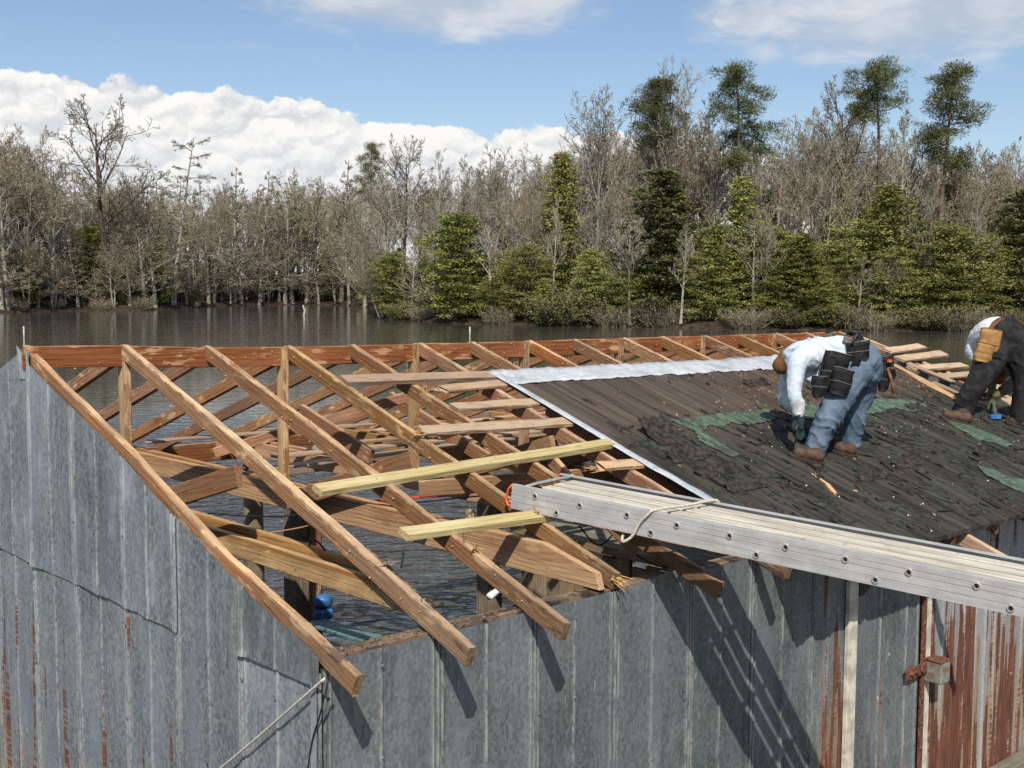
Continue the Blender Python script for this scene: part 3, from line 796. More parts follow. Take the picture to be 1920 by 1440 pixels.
def splinter(at_, dirv, n=14, ln=.10, sp=.05, mat='torn_wood', parent=house, name='torn_fibres', seed=1):
    rg = random.Random(seed); V = []; F = []
    d0 = Vector(dirv).normalized(); sx = d0.cross(Vector((0, 0, 1))).normalized(); sz = sx.cross(d0)
    for i in range(n):
        p = sx*rg.uniform(-sp, sp) + sz*rg.uniform(-.012, .012)
        d = (d0 + sx*rg.uniform(-.35, .35) + sz*rg.uniform(-.2, .4)).normalized()*ln*rg.uniform(.4, 1)
        wv = sx*rg.uniform(.004, .010); hv = sz*rg.uniform(.002, .006)
        b0 = len(V); V += [p-wv, p+wv, p+hv, p+d]
        F += [(b0, b0+1, b0+3), (b0+1, b0+2, b0+3), (b0+2, b0, b0+3)]
    me = mesh_np(name, V, F); o = link(name, me, MATS[mat], parent, Matrix.Translation(Vector(at_))); o['kind'] = 'stuff'; return o
for i, (px, py, dv) in enumerate(((822, 734, (-1, .2, .1)), (790, 812, (-1, 0, .05)), (1118, 880, (-1, .1, .1)))):
    splinter(onroof(px, py, .03), dv, 16, .12, .05, seed=i)
splinter(Vector((3*S+.07, -3.30, -1.13)), (0.2, -1, -.5), 18, .14, .03, seed=9)
splinter(Vector((3*S+.06, -2.70, -.87)), (-.6, .2, .7), 14, .09, .05, seed=10)
splinter(Vector((2*S+.02, -2.9, -.95)), (-.3, -1, .3), 10, .08, .03, seed=11)
splinter(Vector((S+.04, -2.9, -.94)), (.3, -1, .3), 12, .09, .04, 'grey_board', seed=12)
# nails and staples standing out of the timbers
V = []; F = []
rg = random.Random(3)
for i in range(170):
    k = rg.choice(range(0, 12)); Y = -rg.uniform(.1, 3.4)
    if k*S > 3.2 and Y < -.7: Y = -rg.uniform(.05, .65)
    if k == 0: continue
    x = k*S+rg.uniform(.01, .04)+(.05 if (k % 2 and k > 1) else 0); z = -TP*abs(Y)+(.02 if k < 3 else 0)
    ln = rg.uniform(.015, .045); r_ = .0022
    d = Vector((rg.uniform(-.4, .4), rg.uniform(-.5, .3), 1)).normalized()*ln
    v, f = tube_np([(x, Y, z-.01), (x+d.x, Y+d.y, z+d.z)], r_, 4); b0 = len(V); V += v; F += [tuple(q+b0 for q in ff) for ff in f]
o = link('nails', mesh_np('nails', V, F), MATS['nail_iron'], house); o['kind'] = 'stuff'
V = []; F = []
for i in range(260):
    u = rg.random()
    if u < .45: x, y, z = rg.uniform(.1, 8.5), -.024, -rg.uniform(.02, .12)-.02; y -= 0
    else:
        k = rg.choice(range(1, 12)); x = k*S-.004+(.05 if (k % 2 and k > 1) else 0); y = -rg.uniform(.1, 3.3); z = -TP*abs(y)-rg.uniform(.02, .08)
        if k > 5 and y < -.7: y = -rg.uniform(.05, .65); z = -TP*abs(y)-rg.uniform(.02, .08)
    r_ = rg.uniform(.003, .008)
    b0 = len(V); V += [Vector((x, y, z))+Vector(q)*r_ for q in ((1, 0, 0), (-1, 0, 0), (0, 1, 0), (0, -1, 0), (0, 0, 1), (0, 0, -1))]
    F += [tuple(b0+j for j in f) for f in ((0, 2, 4), (2, 1, 4), (1, 3, 4), (3, 0, 4), (2, 0, 5), (1, 2, 5), (3, 1, 5), (0, 3, 5))]
o = link('sawdust_specks', mesh_np('sawdust_specks', V, F), MATS['torn_wood'], house); o['kind'] = 'stuff'

V = []; F = []
rg = random.Random(5)
for i in range(330):
    x = rg.uniform(.1, 2.7); x = x if rg.random() < .4 else rg.uniform(.1, 1.3)
    y = -W_Y+rg.uniform(.0, .10); z = -1.196-.002*x; r_ = rg.uniform(.002, .008)
    b0 = len(V); V += [Vector((x, y, z))+Vector(q)*r_*rg.uniform(.6, 1.4) for q in ((1, 0, 0), (-1, 0, 0), (0, 1, 0), (0, -1, 0), (0, 0, 1), (0, 0, -1))]
    F += [tuple(b0+j for j in f) for f in ((0, 2, 4), (2, 1, 4), (1, 3, 4), (3, 0, 4), (2, 0, 5), (1, 2, 5), (3, 1, 5), (0, 3, 5))]
for i in range(110):
    y = -rg.uniform(2.7, 3.3); x = S+rg.uniform(.01, .08); z = -TP*abs(y)+.006; r_ = rg.uniform(.003, .010)
    b0 = len(V); V += [Vector((x, y, z))+Vector(q)*r_*rg.uniform(.5, 1.4) for q in ((.6, 0, 0), (-.6, 0, 0), (0, 1.6, 0), (0, -1.6, 0), (0, 0, .6), (0, 0, -.6))]
    F += [tuple(b0+j for j in f) for f in ((0, 2, 4), (2, 1, 4), (1, 3, 4), (3, 0, 4), (2, 0, 5), (1, 2, 5), (3, 1, 5), (0, 3, 5))]
o = link('rotten_crumbs', mesh_np('rotten_crumbs', V, F), MATS['rotten_wood'], house); o['kind'] = 'stuff'

# fixing nails with washers, in rows along the girts
def heads(wall, rows_, base, ux, name='fixing_nails'):
    V = []; F = []
    rg = random.Random(31)
    for z in rows_:
        for u in base:
            if rg.random() < .25: continue
            p = ux(u, z+rg.uniform(-.02, .02))
            if p is None: continue
            v, f = tube_np([p[0], p[0]+p[1]*.006], [.0085, .005], 6); b0 = len(V); V += v; F += [tuple(q+b0 for q in ff) for ff in f]
    o = link(name, mesh_np(name, V, F), MATS['steel_grey'], wall); o['kind'] = 'stuff'
gy_c = [a-.034 for a in gx_edges[:-1]] + [(a+b)/2 for a, b in zip(gx_edges[:-1], gx_edges[1:])]
heads(gable_wall, (-.95, -1.42, -1.95, -2.5), gy_c, lambda u, z: (Vector((-.030, u, z)), Vector((-1, 0, 0))) if z < gable_top(u)-.1 else None)
heads(eave_wall, (-1.30, -1.75, -2.25, -2.85), [a+.036 for a in wx[:-1]]+[(a+b)/2 for a, b in zip(wx[:-1], wx[1:])], lambda u, z: (Vector((u, -W_Y-.018, z)), Vector((0, -1, 0))))

# loose boards stored across the ties and old bracing under the rafters
rg = random.Random(12)
for i, (x0, x1, y0, y1, mt) in enumerate(((2.1, 5.3, .55, .75, 'grey_board'), (2.4, 5.9, .95, .80, 'sheathing_wood'), (3.9, 7.4, -.55, -.75, 'grey_board'), (3.5, 6.1, 1.45, 1.30, 'grey_board'), (4.1, 7.9, 1.9, 2.1, 'sheathing_wood'), (1.9, 4.3, 2.35, 2.2, 'grey_board'), (4.6, 7.0, -1.4, -1.1, 'rafter_wood'), (3.2, 5.0, -1.75, -2.1, 'sheathing_wood'))):
    z = -1.022+.024*(i % 3)
    beam('loft_board', [(x0, y0, z+.022), (x1, y1, z+.022)], .12+.05*rg.random(), .022, mt, house, n=8, rough=.006, seed=1500+i)
for i, (a, b_) in enumerate((((2.3, 1.9, -1.0), (3.6, .5, -.42)), ((3.75, -2.3, -1.0), (3.75, -.9, -.48)), ((4.35, 1.2, -1.0), (5.2, 2.4, -.95)), ((4.3, -2.75, -1.13), (5.6, -2.1, -.86)), ((2.72, -2.75, -1.15), (3.0, -1.7, -.72)), ((5.0, .3, -1.0), (5.9, -.6, -.40)))):
    beam('brace', [a, b_], .04, .09, ('rafter_wood', 'tie_wood', 'grey_board')[i % 3], house, n=6, rough=.005, seed=1600+i)
# ---------------------------------------------------------------- roof covering that is still on
def roof_z(x, y): return -TP*abs(y)
def ribs(x):
    u = (x-3.28) / .305; f = abs(u-round(u))*.305
    return .011*max(0, 1-f/.020) if True else 0
def felt_h(x, y):
    sidx = math.floor((x-3.28)/.305); fx = ((x-3.28)/.305-sidx)
    h = .028 + ribs(x)*.7 + .007*fx*(.5+.5*math.sin(sidx*12.9)) 
    h += .006*mnoise.noise((x*2.2, y*1.1, 3)) + .004*mnoise.noise((x*7, y*2.5, 8))
    if y < -1.75: h += .006*mnoise.noise((x*11, y*3, 1)) + .0035*mnoise.noise((x*25, y*7, 5))
    return h
x_l, x_r = 3.25, 8.55
def right_edge(y):
    return 8.75 + (y+.7)*.28 + .05*mnoise.noise((y*4, 2, 0))
NX, NY = 150, 96
V = []; F = []
for j in range(NY+1):
    y = -.80 - (3.74-.80)*j/NY
    xr = right_edge(y)
    for i in range(NX+1):
        x = x_l + (xr-x_l)*i/NX
        yy = y
        if j == NY: yy += .02*mnoise.noise((x*6, 1, 2)) + .012*mnoise.noise((x*19, 1, 2))
        V.append((x, yy, roof_z(x, yy)+felt_h(x, yy)))
n1 = NX+1; nT = len(V)
for j in range(NY):
    for i in range(NX): F.append((j*n1+i, (j+1)*n1+i, (j+1)*n1+i+1, j*n1+i+1))
# underside, so the covering has thickness
V += [(x, y, roof_z(x, y)+.004) for (x, y, z) in V[:nT]]
for j in range(NY):
    for i in range(NX): F.append((nT+j*n1+i+1, nT+(j+1)*n1+i+1, nT+(j+1)*n1+i, nT+j*n1+i))
bd = [i for i in range(n1)] + [j*n1+NX for j in range(1, NY+1)] + [NY*n1+i for i in range(NX-1, -1, -1)] + [j*n1 for j in range(NY-1, 0, -1)]
for a, b_ in zip(bd, bd[1:]+bd[:1]): F.append((a, b_, b_+nT, a+nT))
felt = link('roof_covering', mesh_np('roof_covering', V, F), MATS['roof_felt'], house, None, 'dark torn tar felt left on the lower part of the roof')

GREEN = []
def inside(pt, poly):
    c_ = False; n = len(poly)
    for i in range(n):
        (x0, y0), (x1, y1) = poly[i], poly[(i+1) % n]
        if (y0 > pt[1]) != (y1 > pt[1]) and pt[0] < (x1-x0)*(pt[1]-y0)/(y1-y0)+x0: c_ = not c_
    return c_
def on_green(x, y): return any(inside((x, y), g) for g in GREEN)
def patch(name, poly, mat, h=.02, th=.004, jag=.02, seed=0, parent=felt, label=None, dens=.03):
    """thin ragged piece lying on the roof; poly = [(X, Y)...]"""
    if 'green' in name: GREEN.append(poly)
    pts = []
    for (a, b_) in zip(poly, poly[1:]+poly[:1]):
        a = Vector((a[0], a[1], 0)); b_ = Vector((b_[0], b_[1], 0)); n = max(1, int((b_-a).length/dens))
        for i in range(n):
            q = a.lerp(b_, i/n)
            q += Vector((mnoise.noise((q.x*23, q.y*23, seed)), mnoise.noise((q.x*21, q.y*25, seed+9)), 0))*jag
            pts.append(q)
    bm = bmesh.new()
    vs_ = [bm.verts.new(q) for q in pts]
    try: f = bm.faces.new(vs_)
    except ValueError: bm.free(); return
    bmesh.ops.triangulate(bm, faces=[f])
    bmesh.ops.subdivide_edges(bm, edges=[e for e in bm.edges if e.calc_length() > .09], cuts=2, use_grid_fill=False)
    bmesh.ops.triangulate(bm, faces=bm.faces[:])
    for v in bm.verts: v.co.z = roof_z(v.co.x, v.co.y)+felt_h(v.co.x, v.co.y)+h+abs(mnoise.noise((v.co.x*11, v.co.y*9, seed)))*.008
    ext = bmesh.ops.extrude_face_region(bm, geom=bm.faces[:])
    for v in [g for g in ext['geom'] if isinstance(g, bmesh.types.BMVert)]: v.co.z -= th
    bmesh.ops.recalc_face_normals(bm, faces=bm.faces[:])
    me = bpy.data.meshes.new(name); bm.to_mesh(me); bm.free()
    return link(name, me, MATS[mat], parent, None, label)
def R2(*pp): return [L2(x, y) for x, y in pp]
patch('green_roofing', R2((1256, 797), (1300, 793), (1345, 786), (1390, 781), (1440, 776), (1462, 790), (1440, 800), (1400, 806), (1370, 800), (1352, 812), (1330, 806), (1312, 822), (1290, 812)), 'green_roofing', .010, jag=.03, seed=1)
patch('green_roofing', R2((1300, 812), (1325, 822), (1355, 842), (1385, 862), (1370, 866), (1335, 848), (1308, 832)), 'green_roofing', .010, jag=.03, seed=2)
patch('green_roofing', R2((1470, 775), (1520, 768), (1560, 770), (1600, 760), (1650, 755), (1700, 757), (1740, 768), (1715, 781), (1680, 772), (1640, 783), (1600, 790), (1560, 785), (1530, 795), (1490, 792)), 'green_roofing', .010, jag=.03, seed=3)
patch('green_roofing', R2((1757, 783), (1800, 797), (1850, 818), (1900, 842), (1885, 845), (1830, 830), (1780, 803)), 'green_roofing', .010, jag=.02, seed=4)
patch('green_roofing', R2((1830, 880), (1870, 893), (1930, 915), (1930, 940), (1895, 924), (1850, 902)), 'green_roofing', .010, jag=.015, seed=5)
# curled flaps
def flap(c_, size, lift, seed, mat='felt_scrap', label=None):
    rg = random.Random(seed); n = 9; V = []; F = []
    ang = rg.uniform(0, 6.28)
    for i in range(n):
        for j in range(n):
            u, v = (i/(n-1)-.5)*size[0], (j/(n-1)-.5)*size[1]
            u *= 1+.25*mnoise.noise((j*.7, seed, 0)); v *= 1+.3*mnoise.noise((i*.8, seed, 5))
            x = c_[0]+u; y = c_[1]+v
            z = roof_z(x, y)+felt_h(x, y)+.008 + lift*max(0, (j/(n-1)))**2*(1+.5*mnoise.noise((i*.9, j*.5, seed))) + .012*mnoise.noise((i*.8, j*.8, seed+3))
            V.append((x, y, z))
    for i in range(n-1):
        for j in range(n-1): F.append((i*n+j, (i+1)*n+j, (i+1)*n+j+1, i*n+j+1))
    me = mesh_np('torn_flap', V, F)
    bm = bmesh.new(); bm.from_mesh(me); bmesh.ops.solidify(bm, geom=bm.faces[:], thickness=.006); bm.to_mesh(me); bm.free()
    return link('torn_flap', me, MATS[mat], felt, None, label)
flap(L2(1243, 828), (.30, .22), .10, 1, label='curled dark flap of torn felt')
flap(L2(1290, 868), (.36, .10), .05, 2)
flap(L2(1345, 895), (.42, .08), .04, 3)
flap(L2(1400, 925), (.40, .07), .03, 4)
flap(L2(1420, 728), (.34, .06), .035, 5)
flap(L2(1720, 775), (.25, .10), .04, 6)
flap(L2(1850, 860), (.28, .10), .05, 7)
flap(L2(1700, 880), (.34, .08), .04, 8)
flap(L2(1640, 905), (.40, .06), .03, 9)
# scraps, countless: two colours
def scraps(name, n, mat, region, smin, smax, seed, aspect=3.0, lift=.02):
    rg = random.Random(seed); V = []; F = []
    for i in range(n):
        while True:
            x = rg.uniform(3.4, 8.4); y = -rg.uniform(.95, 3.68)
            if rg.random() < region(x, y) and x < right_edge(y)-.1 and not on_green(x, y): break
        s_ = rg.uniform(smin, smax); k = rg.randint(5, 7); a0 = rg.uniform(-.5, .5)
        a0 += 1.57 if rg.random() < .78 else 0
        asp = rg.uniform(1.2, aspect); hz_ = roof_z(x, y)+felt_h(x, y)
        b0 = len(V); tl = rg.uniform(0, lift); td = rg.uniform(0, 6.28)
        ring = []
        for j in range(k):
            q = 2*math.pi*j/k; rr = s_*rg.uniform(.6, 1.15)
            u, v = rr*math.cos(q)*asp, rr*math.sin(q)
            xx = x+u*math.cos(a0)-v*math.sin(a0); yy = y+u*math.sin(a0)+v*math.cos(a0)
            zz = roof_z(xx, yy)+felt_h(xx, yy)+.003+tl*(.5+.5*math.sin(q+td))
            ring.append((xx, yy, zz))
        V += ring + [(a, b_, c_-.004-.3*tl) for a, b_, c_ in ring]
        F.append(tuple(b0+j for j in range(k)))
        for j in range(k): F.append((b0+j, b0+k+j, b0+k+(j+1) % k, b0+(j+1) % k))
    o = link(name, mesh_np(name, V, F), MATS[mat], felt); o['kind'] = 'stuff'; return o
reg_low = lambda x, y: 1.0 if (-y > 1.75+.25*mnoise.noise((x*1.5, 0, 0))) else .06
reg_mid = lambda x, y: 1.0 if (1.35 < -y < 2.4 and x > 4.2) else .15
scraps('felt_scraps', 330, 'felt_scrap', reg_low, .006, .030, 1, 8.0, .022)
scraps('felt_scraps', 260, 'felt_scrap_green', reg_low, .008, .030, 2, 5, .015)
scraps('wood_chips', 120, 'sheathing_wood', reg_mid, .003, .008, 3, 3.0, .01)
scraps('pale_chips', 36, 'white_plastic', reg_low, .0025, .006, 4, 1.8, .006)
scraps('bark_crumbs', 520, 'rotten_wood', lambda x, y: 1.0 if (1.0 < -y < 1.9 and x > 5.2) else .03, .004, .016, 5, 2.0, .015)
# splintered stick lying on the felt
q0, q1 = onroof(1520, 888, .035), onroof(1568, 932, .035)
stick = beam('splintered_stick', [tuple(q0), tuple(q0.lerp(q1, .5)+Vector((0.02, 0, .012))), tuple(q1)], .035, .012, 'torn_wood', None, n=6, rough=.01, ends=(.05, .05))
tag(stick, 'pale splintered stick of wood lying on the dark felt', 'wood splinter')

# bright metal flashing along the upper edge and down the raw left edge
def ribbon(name, f0, f1, n, mat, seed, amp=.012, m_=5, parent=felt, label=None):
    V = []; F = []
    for i in range(n+1):
        a, b_ = f0(i/n), f1(i/n)
        for j in range(m_+1):
            x, y = a[0]+(b_[0]-a[0])*j/m_, a[1]+(b_[1]-a[1])*j/m_
            yj = y + (.03*mnoise.noise((x*3.3, 0, seed))+.012*mnoise.noise((x*13, 0, seed)) if j == m_ else 0)
            V.append((x, yj, roof_z(x, y)+felt_h(x, y)+.010+amp*mnoise.noise((x*9+y*4, y*6, seed))+amp*.6*mnoise.noise((x*24+y*9, y*9, seed+2))))
    for i in range(n):
        for j in range(m_): F.append((i*(m_+1)+j, i*(m_+1)+j+1, (i+1)*(m_+1)+j+1, (i+1)*(m_+1)+j))
    me = mesh_np(name, V, F, True)
    bm = bmesh.new(); bm.from_mesh(me); bmesh.ops.solidify(bm, geom=bm.faces[:], thickness=.003); bm.to_mesh(me); bm.free()
    return link(name, me, MATS[mat], parent, None, label)
ribbon('top_flashing', lambda t_: (3.24+(7.3-3.24)*t_, -.735-.03*t_), lambda t_: (3.30+(7.3-3.30)*t_, -.985-.08*t_), 110, 'flashing_metal', 3, .012, label='crinkled bright metal strip along the upper edge of the felt')
ribbon('edge_flashing', lambda t_: (3.215, -.74-3.0*t_), lambda t_: (3.285, -.74-3.0*t_), 60, 'flashing_metal', 6, .003, 3)
# boards still nailed over the far end
for (a, b_, wd) in ((L2(1640, 648), L2(1668, 668), .02),): pass
for i, (pa, pb, wd) in enumerate((((1655, 657), (1720, 648), .13), ((1675, 672), (1762, 661), .14), ((1700, 690), (1800, 684), .12), ((1742, 706), (1830, 700), .12), ((1790, 733), (1870, 724), .12), ((1845, 758), (1930, 745), .13), ((1880, 792), (1960, 776), .13))):
    lath(L2(*pa), L2(*pb), wd, .024, 'sheathing_wood', broken='b' if i % 2 else None)
a_, b2 = L2(1668, 690), L2(1800, 762)
m0 = Vector((a_[0], a_[1], roof_z(*a_)+.05)); m1 = Vector((b2[0], b2[1], roof_z(*b2)+.05))
beam('sheathing_board', [tuple(m0), tuple(m1)], .10, .02, 'torn_wood', house, n=8, rough=.008, up=(0, -TP, 1), label='long pale strip of torn bare board on the roof')
for px, py in ((1700, 680), (1745, 716)):
    beam('sheathing_board', [tuple(onroof(px, py, .05)), tuple(onroof(px+110, py+46, .05))], .09, .02, 'grey_board', house, n=6, rough=.006, up=(0, -TP, 1))
beam('fly_rafter', [(9.38, -.05, -.05), (9.38, -3.7, -3.7*TP)], .045, .098, 'sheathing_wood', house, n=12)
# short rafter stub poking out under the eave near the big aluminium plank
p0 = onroof(1808, 1000, -.02); 
beam('rafter_tail', [(p0.x+.01, p0.y+.40, p0.z+.10), tuple(p0), (p0.x-.02, p0.y-.45, p0.z-.17)], .045, .095, 'sheathing_wood', house, n=6, rough=.005, ends=(.0, .0), up=(0, 0, 1), label='pale rafter tail sticking out below the ragged eave')
# ---------------------------------------------------------------- aluminium work platform reaching onto the roof
PA = Vector((1.8337, -2.5410, -0.71))
PU = Vector((0.18813, -0.98053, -0.05622)).normalized()
pm = frame(PA, PU)                   # local x along, y to its left (away from the building's gable), z up
plat = empty('work_platform', tuple(PA))
tag(plat, 'long aluminium walk platform with ribbed deck spanning from the roof to the right', 'platform')
PL = 4.15; PW = .53; PH = .143
def prof_extrude(name, prof, L0, L1, mat, n=1, label=None, parent=plat):
    V = []; k = len(prof)
    for x in (L0, L1): V += [(x, a, b_) for a, b_ in prof]
    F = [tuple(range(k)), tuple(range(2*k-1, k-1, -1))]
    for i in range(k): F.append((i, i+k, (i+1) % k+k, (i+1) % k))
    me = mesh_np(name, V, F)
    bm = bmesh.new(); bm.from_mesh(me); bmesh.ops.recalc_face_normals(bm, faces=bm.faces[:]); bm.to_mesh(me); bm.free()
    return link(name, me, MATS[mat], parent, pm, label)
# near side is y = 0 of the local frame?  pick the sign so that the deck lies on the far side
ysg = 1 if (pm.to_3x3() @ Vector((0, 1, 0))).x > 0 else -1
def rail(y0, sg, label):
    g = .0025
    # channel with lip at the top and three shallow grooves
    outer = [(0, 0)]
    zz = [0, -.030, -.032, -.034, -.058, -.060, -.062, -.098, -.100, -.102, -.143]
    prof = []
    for z in zz:
        dpt = .004 if any(abs(z-q) < 1e-6 for q in (-.032, -.060, -.100)) else 0
        prof.append((y0+sg*dpt*ysg, z))
    prof += [(y0+sg*.034*ysg, -.143), (y0+sg*.034*ysg, -.139), (y0+sg*.008*ysg, -.137), (y0+sg*.008*ysg, -.008), (y0+sg*.034*ysg, -.006), (y0+sg*.034*ysg, 0)]
    return prof_extrude('side_rail', prof, 0, PL, 'aluminium_rail', label=label)
near_rail = rail(0, 1, 'near side rail with rung ends')
far_rail = rail(PW*ysg, -1, None)
# deck slats with ribbed tops and narrow gaps between them
ns = 4; gap = .036; sw = (PW-.07-gap*(ns-1))/ns
for i in range(ns):
    a = .035+i*(sw+gap)
    prof = []
    nr = 4
    for j in range(nr):
        u0 = a+sw*j/nr
        prof += [(u0*ysg, -.026), ((u0+sw*.25/nr)*ysg, -.020), ((u0+sw*.65/nr)*ysg, -.020), ((u0+sw*.9/nr)*ysg, -.026)]
    prof += [((a+sw)*ysg, -.026), ((a+sw)*ysg, -.040), (a*ysg, -.040)]
    prof_extrude('deck_slat', prof, .10+.004*(i % 2), PL-.05, 'deck_slat')
def ring(x, z, y=0.0, sg=-1):
    for r0_, r1_, h, mat, nm in ((.018, .0115, .007, 'aluminium', 'rung_end'),):
        V = []; F = []; n = 14
        for (rr, hh) in ((r0_, 0), (r0_*.93, h), (r1_, h), (r1_*.9, -.006)):
            V += [(x+rr*math.cos(2*math.pi*j/n), y+sg*ysg*hh, z+rr*math.sin(2*math.pi*j/n)) for j in range(n)]
        for i in range(3):
            for j in range(n): F.append((i*n+j, i*n+(j+1) % n, (i+1)*n+(j+1) % n, (i+1)*n+j))
        o = link(nm, mesh_np(nm, V, F), MATS[mat], near_rail if y == 0 else far_rail, pm)
        V = [(x+r1_*math.cos(2*math.pi*j/n), y+sg*ysg*.0006, z+r1_*math.sin(2*math.pi*j/n)) for j in range(n)]
        V += [(x+r1_*math.cos(2*math.pi*j/n), y+sg*ysg*.0016, z+r1_*math.sin(2*math.pi*j/n)) for j in range(n)]
        F = [tuple(range(n)), tuple(range(2*n-1, n-1, -1))]
        link('rung_shade_disc', mesh_np('rung_shade_disc', V, F), MATS['hollow_shade'], near_rail if y == 0 else far_rail, pm)  # flat black disc, painting the shade inside the hollow rung end
xs = [.17+.3095*i for i in range(13)]
for x in xs: ring(x, -.044)
for i in range(7): ring(.325+.619*i, -.114)
# cross tubes under the deck
for x in xs:
    V, F = tube_np([(x, .009*ysg, -.055), (x, (PW-.009)*ysg, -.055)], .0125, 8)
    link('rung', mesh_np('rung', V, F, True), MATS['aluminium'], plat, pm)
# end: tube handle and orange caps
V, F = tube_np([(.07, .012*ysg, -.012), (.055, .15*ysg, -.010), (.055, .40*ysg, -.010), (.07, (PW-.012)*ysg, -.012)], .011, 8)
link('end_tube', mesh_np('end_tube', V, F, True), MATS['aluminium'], plat, pm)
for y in (.002, PW-.03):
    V, F = tube_np([(-.002, (y+.014)*ysg, .0), (-.030, (y+.014)*ysg, -.03), (-.050, (y+.014)*ysg, -.09), (-.035, (y+.014)*ysg, -.13), (.0, (y+.014)*ysg, -.135)], [(.006, .012)]*5, 8)
    link('end_cap', mesh_np('end_cap', V, F, True), MATS['orange_plastic'], plat, pm)

# rope tied round the platform
rp = [on(1288, 929, 'z', -.72), on(1255, 937, 'z', -.715), on(1232, 945, 'z', -.705)]
nr_ = pm @ Vector((.93, -.012*ysg, -.010)); nr2 = pm @ Vector((.88, -.016*ysg, -.07)); nr3 = pm @ Vector((.84, -.02*ysg, -.15)); nr4 = nr3+Vector((-.02, .05, -.035))
ropeP = spline([pm @ Vector((1.06, (PW+.014)*ysg, -.06)), pm @ Vector((1.06, (PW-.01)*ysg, .010)), pm @ Vector((1.0, .25*ysg, .008)), pm @ Vector((.955, .02*ysg, .012)), nr_, nr2, nr3, nr4, nr4+Vector((.06, .05, .03))], 6)
rope = tube('platform_rope', ropeP, .0085, MATS['rope_cotton'], n=7)
tag(rope, 'pale cotton rope tied over the aluminium platform', 'rope')
# rope hanging from the corner of the gable
c0 = on(609, 1272, 'x', -.035)
ropeP = spline([c0, on(545, 1328, 'x', -.05), on(480, 1385, 'x', -.05), on(405, 1448, 'x', -.05), on(360, 1488, 'x', -.05)], 6)
rope2 = tube('corner_rope', ropeP, .0065, MATS['rope_cotton'], n=6)
tag(rope2, 'thin pale rope stretched from the wall corner down across the gable', 'rope')
ropeP = spline([c0+Vector((0.01, -.012, -.01)), on(600, 1340, 'x', -.03), on(585, 1390, 'x', -.03), on(576, 1450, 'x', -.03)], 6)
rope3 = tube('dark_cord', ropeP, .004, MATS['black_plastic'], n=6)
tag(rope3, 'thin dark cord hanging down beside the wall corner', 'cord')

# ---------------------------------------------------------------- two new timbers laid on the rafters
def lumber(a, b_, lab, seed):
    A = Vector((a[0], a[1], -TP*abs(a[1])+.046)); B = Vector((b_[0], b_[1], -TP*abs(b_[1])+.046))
    o = beam('lumber', [tuple(A), tuple(B)], .092, .040, 'treated_lumber', None, up=Vector((0, -TP, 1)), anchor=(-.092, 0), n=12, rough=.002, ch=.004, seed=seed)
    return tag(o, lab, 'timber', 'new yellow timbers laid across the rafters')
l1 = lumber(L2(587, 922), L2(1137, 834), 'longer new yellow timber laid across the rafters above the platform end', 21)
l2 = lumber(L2(748, 1004), L2(1060, 962), 'shorter new yellow timber lying just below the platform end', 22)
# the black knotted strap dangling from the shorter one
q = onroof(750, 1030, .0)
st = tube('strap_end', spline([q+Vector((-.0, -.02, .01)), q+Vector((.0, -.03, -.03)), q+Vector((-.01, -.03, -.06)), q+Vector((-.015, -.03, -.09))], 3), [.004+.003*(i % 3 == 2) for i in range(10)], MATS['black_plastic'])
tag(st, 'short black strap end dangling from the shorter yellow timber', 'strap')

# ---------------------------------------------------------------- small things in the open bay
def reel(c_):
    e = empty('fishing_reel', tuple(c_)); tag(e, 'black and silver fishing reel lying on the far beam', 'fishing reel')
    ax = Vector((-.55, -.8, .2)).normalized()
    for nm, a0, a1, r_, mt in (('spool', -.03, .03, .055, 'black_plastic'), ('side_plate', .03, .042, .075, 'steel_grey'), ('side_plate', -.042, -.03, .075, 'black_plastic'), ('hub', .042, .055, .028, 'steel_grey')):
        V, F = tube_np([ax*a0, ax*a1], r_, 18); o = link(nm, mesh_np(nm, V, F), MATS[mt]); o.parent = e
    V, F = tube_np([ax*.055, ax*.06+Vector((.05, 0, .03)), ax*.09+Vector((.055, 0, .033))], .007, 6); o = link('crank', mesh_np('crank', V, F), MATS['black_plastic']); o.parent = e
reel(Vector((4.14, 3.02, -1.30)))
for i, (a, b_, r_, lab) in enumerate((((3.55, 2.95, -1.33), (5.35, 3.02, -1.34), .008, 'dark fishing rod lying along the far beam below the reel'), ((3.9, 3.05, -1.22), (5.6, 2.8, -1.27), .006, 'thin fishing rod slanting above the reel on the far beam'))):
    o = tube('fishing_rod', [a, tuple((Vector(a)+Vector(b_))*.5+Vector((0, 0, .02))), b_], [r_*1.3, r_, r_*.5], MATS['black_plastic' if i else 'ridge_wood'], n=6)
    tag(o, lab, 'fishing rod')
# rake hung among the ties
rk = empty('rake', tuple(Vector((2.9, -.5, -1.18)))); tag(rk, 'rusty red garden rake lying across the ties', 'rake')
V, F = tube_np([(-.55, .15, 0), (.45, -.12, .01)], .012, 6); o = link('handle', mesh_np('handle', V, F), MATS['red_paint']); o.parent = rk
V, F = tube_np([(.45, -.30, .01), (.45, .10, .01)], .010, 6); o = link('head', mesh_np('head', V, F), MATS['red_paint']); o.parent = rk
for i in range(7):
    V, F = tube_np([(.45, -.29+.06*i, .01), (.44, -.29+.06*i, -.10)], [.006, .003], 5); o = link('tine', mesh_np('tine', V, F), MATS['red_paint']); o.parent = rk
# white plastic pipe stub
c1 = on(940, 1103, 'x', 1.86); 
o = tube('pipe_stub', [on(917, 1119, 'x', 1.72), c1], .021, MATS['white_plastic'], n=12)
tag(o, 'short white plastic pipe stub below the second rafter tail', 'pipe')
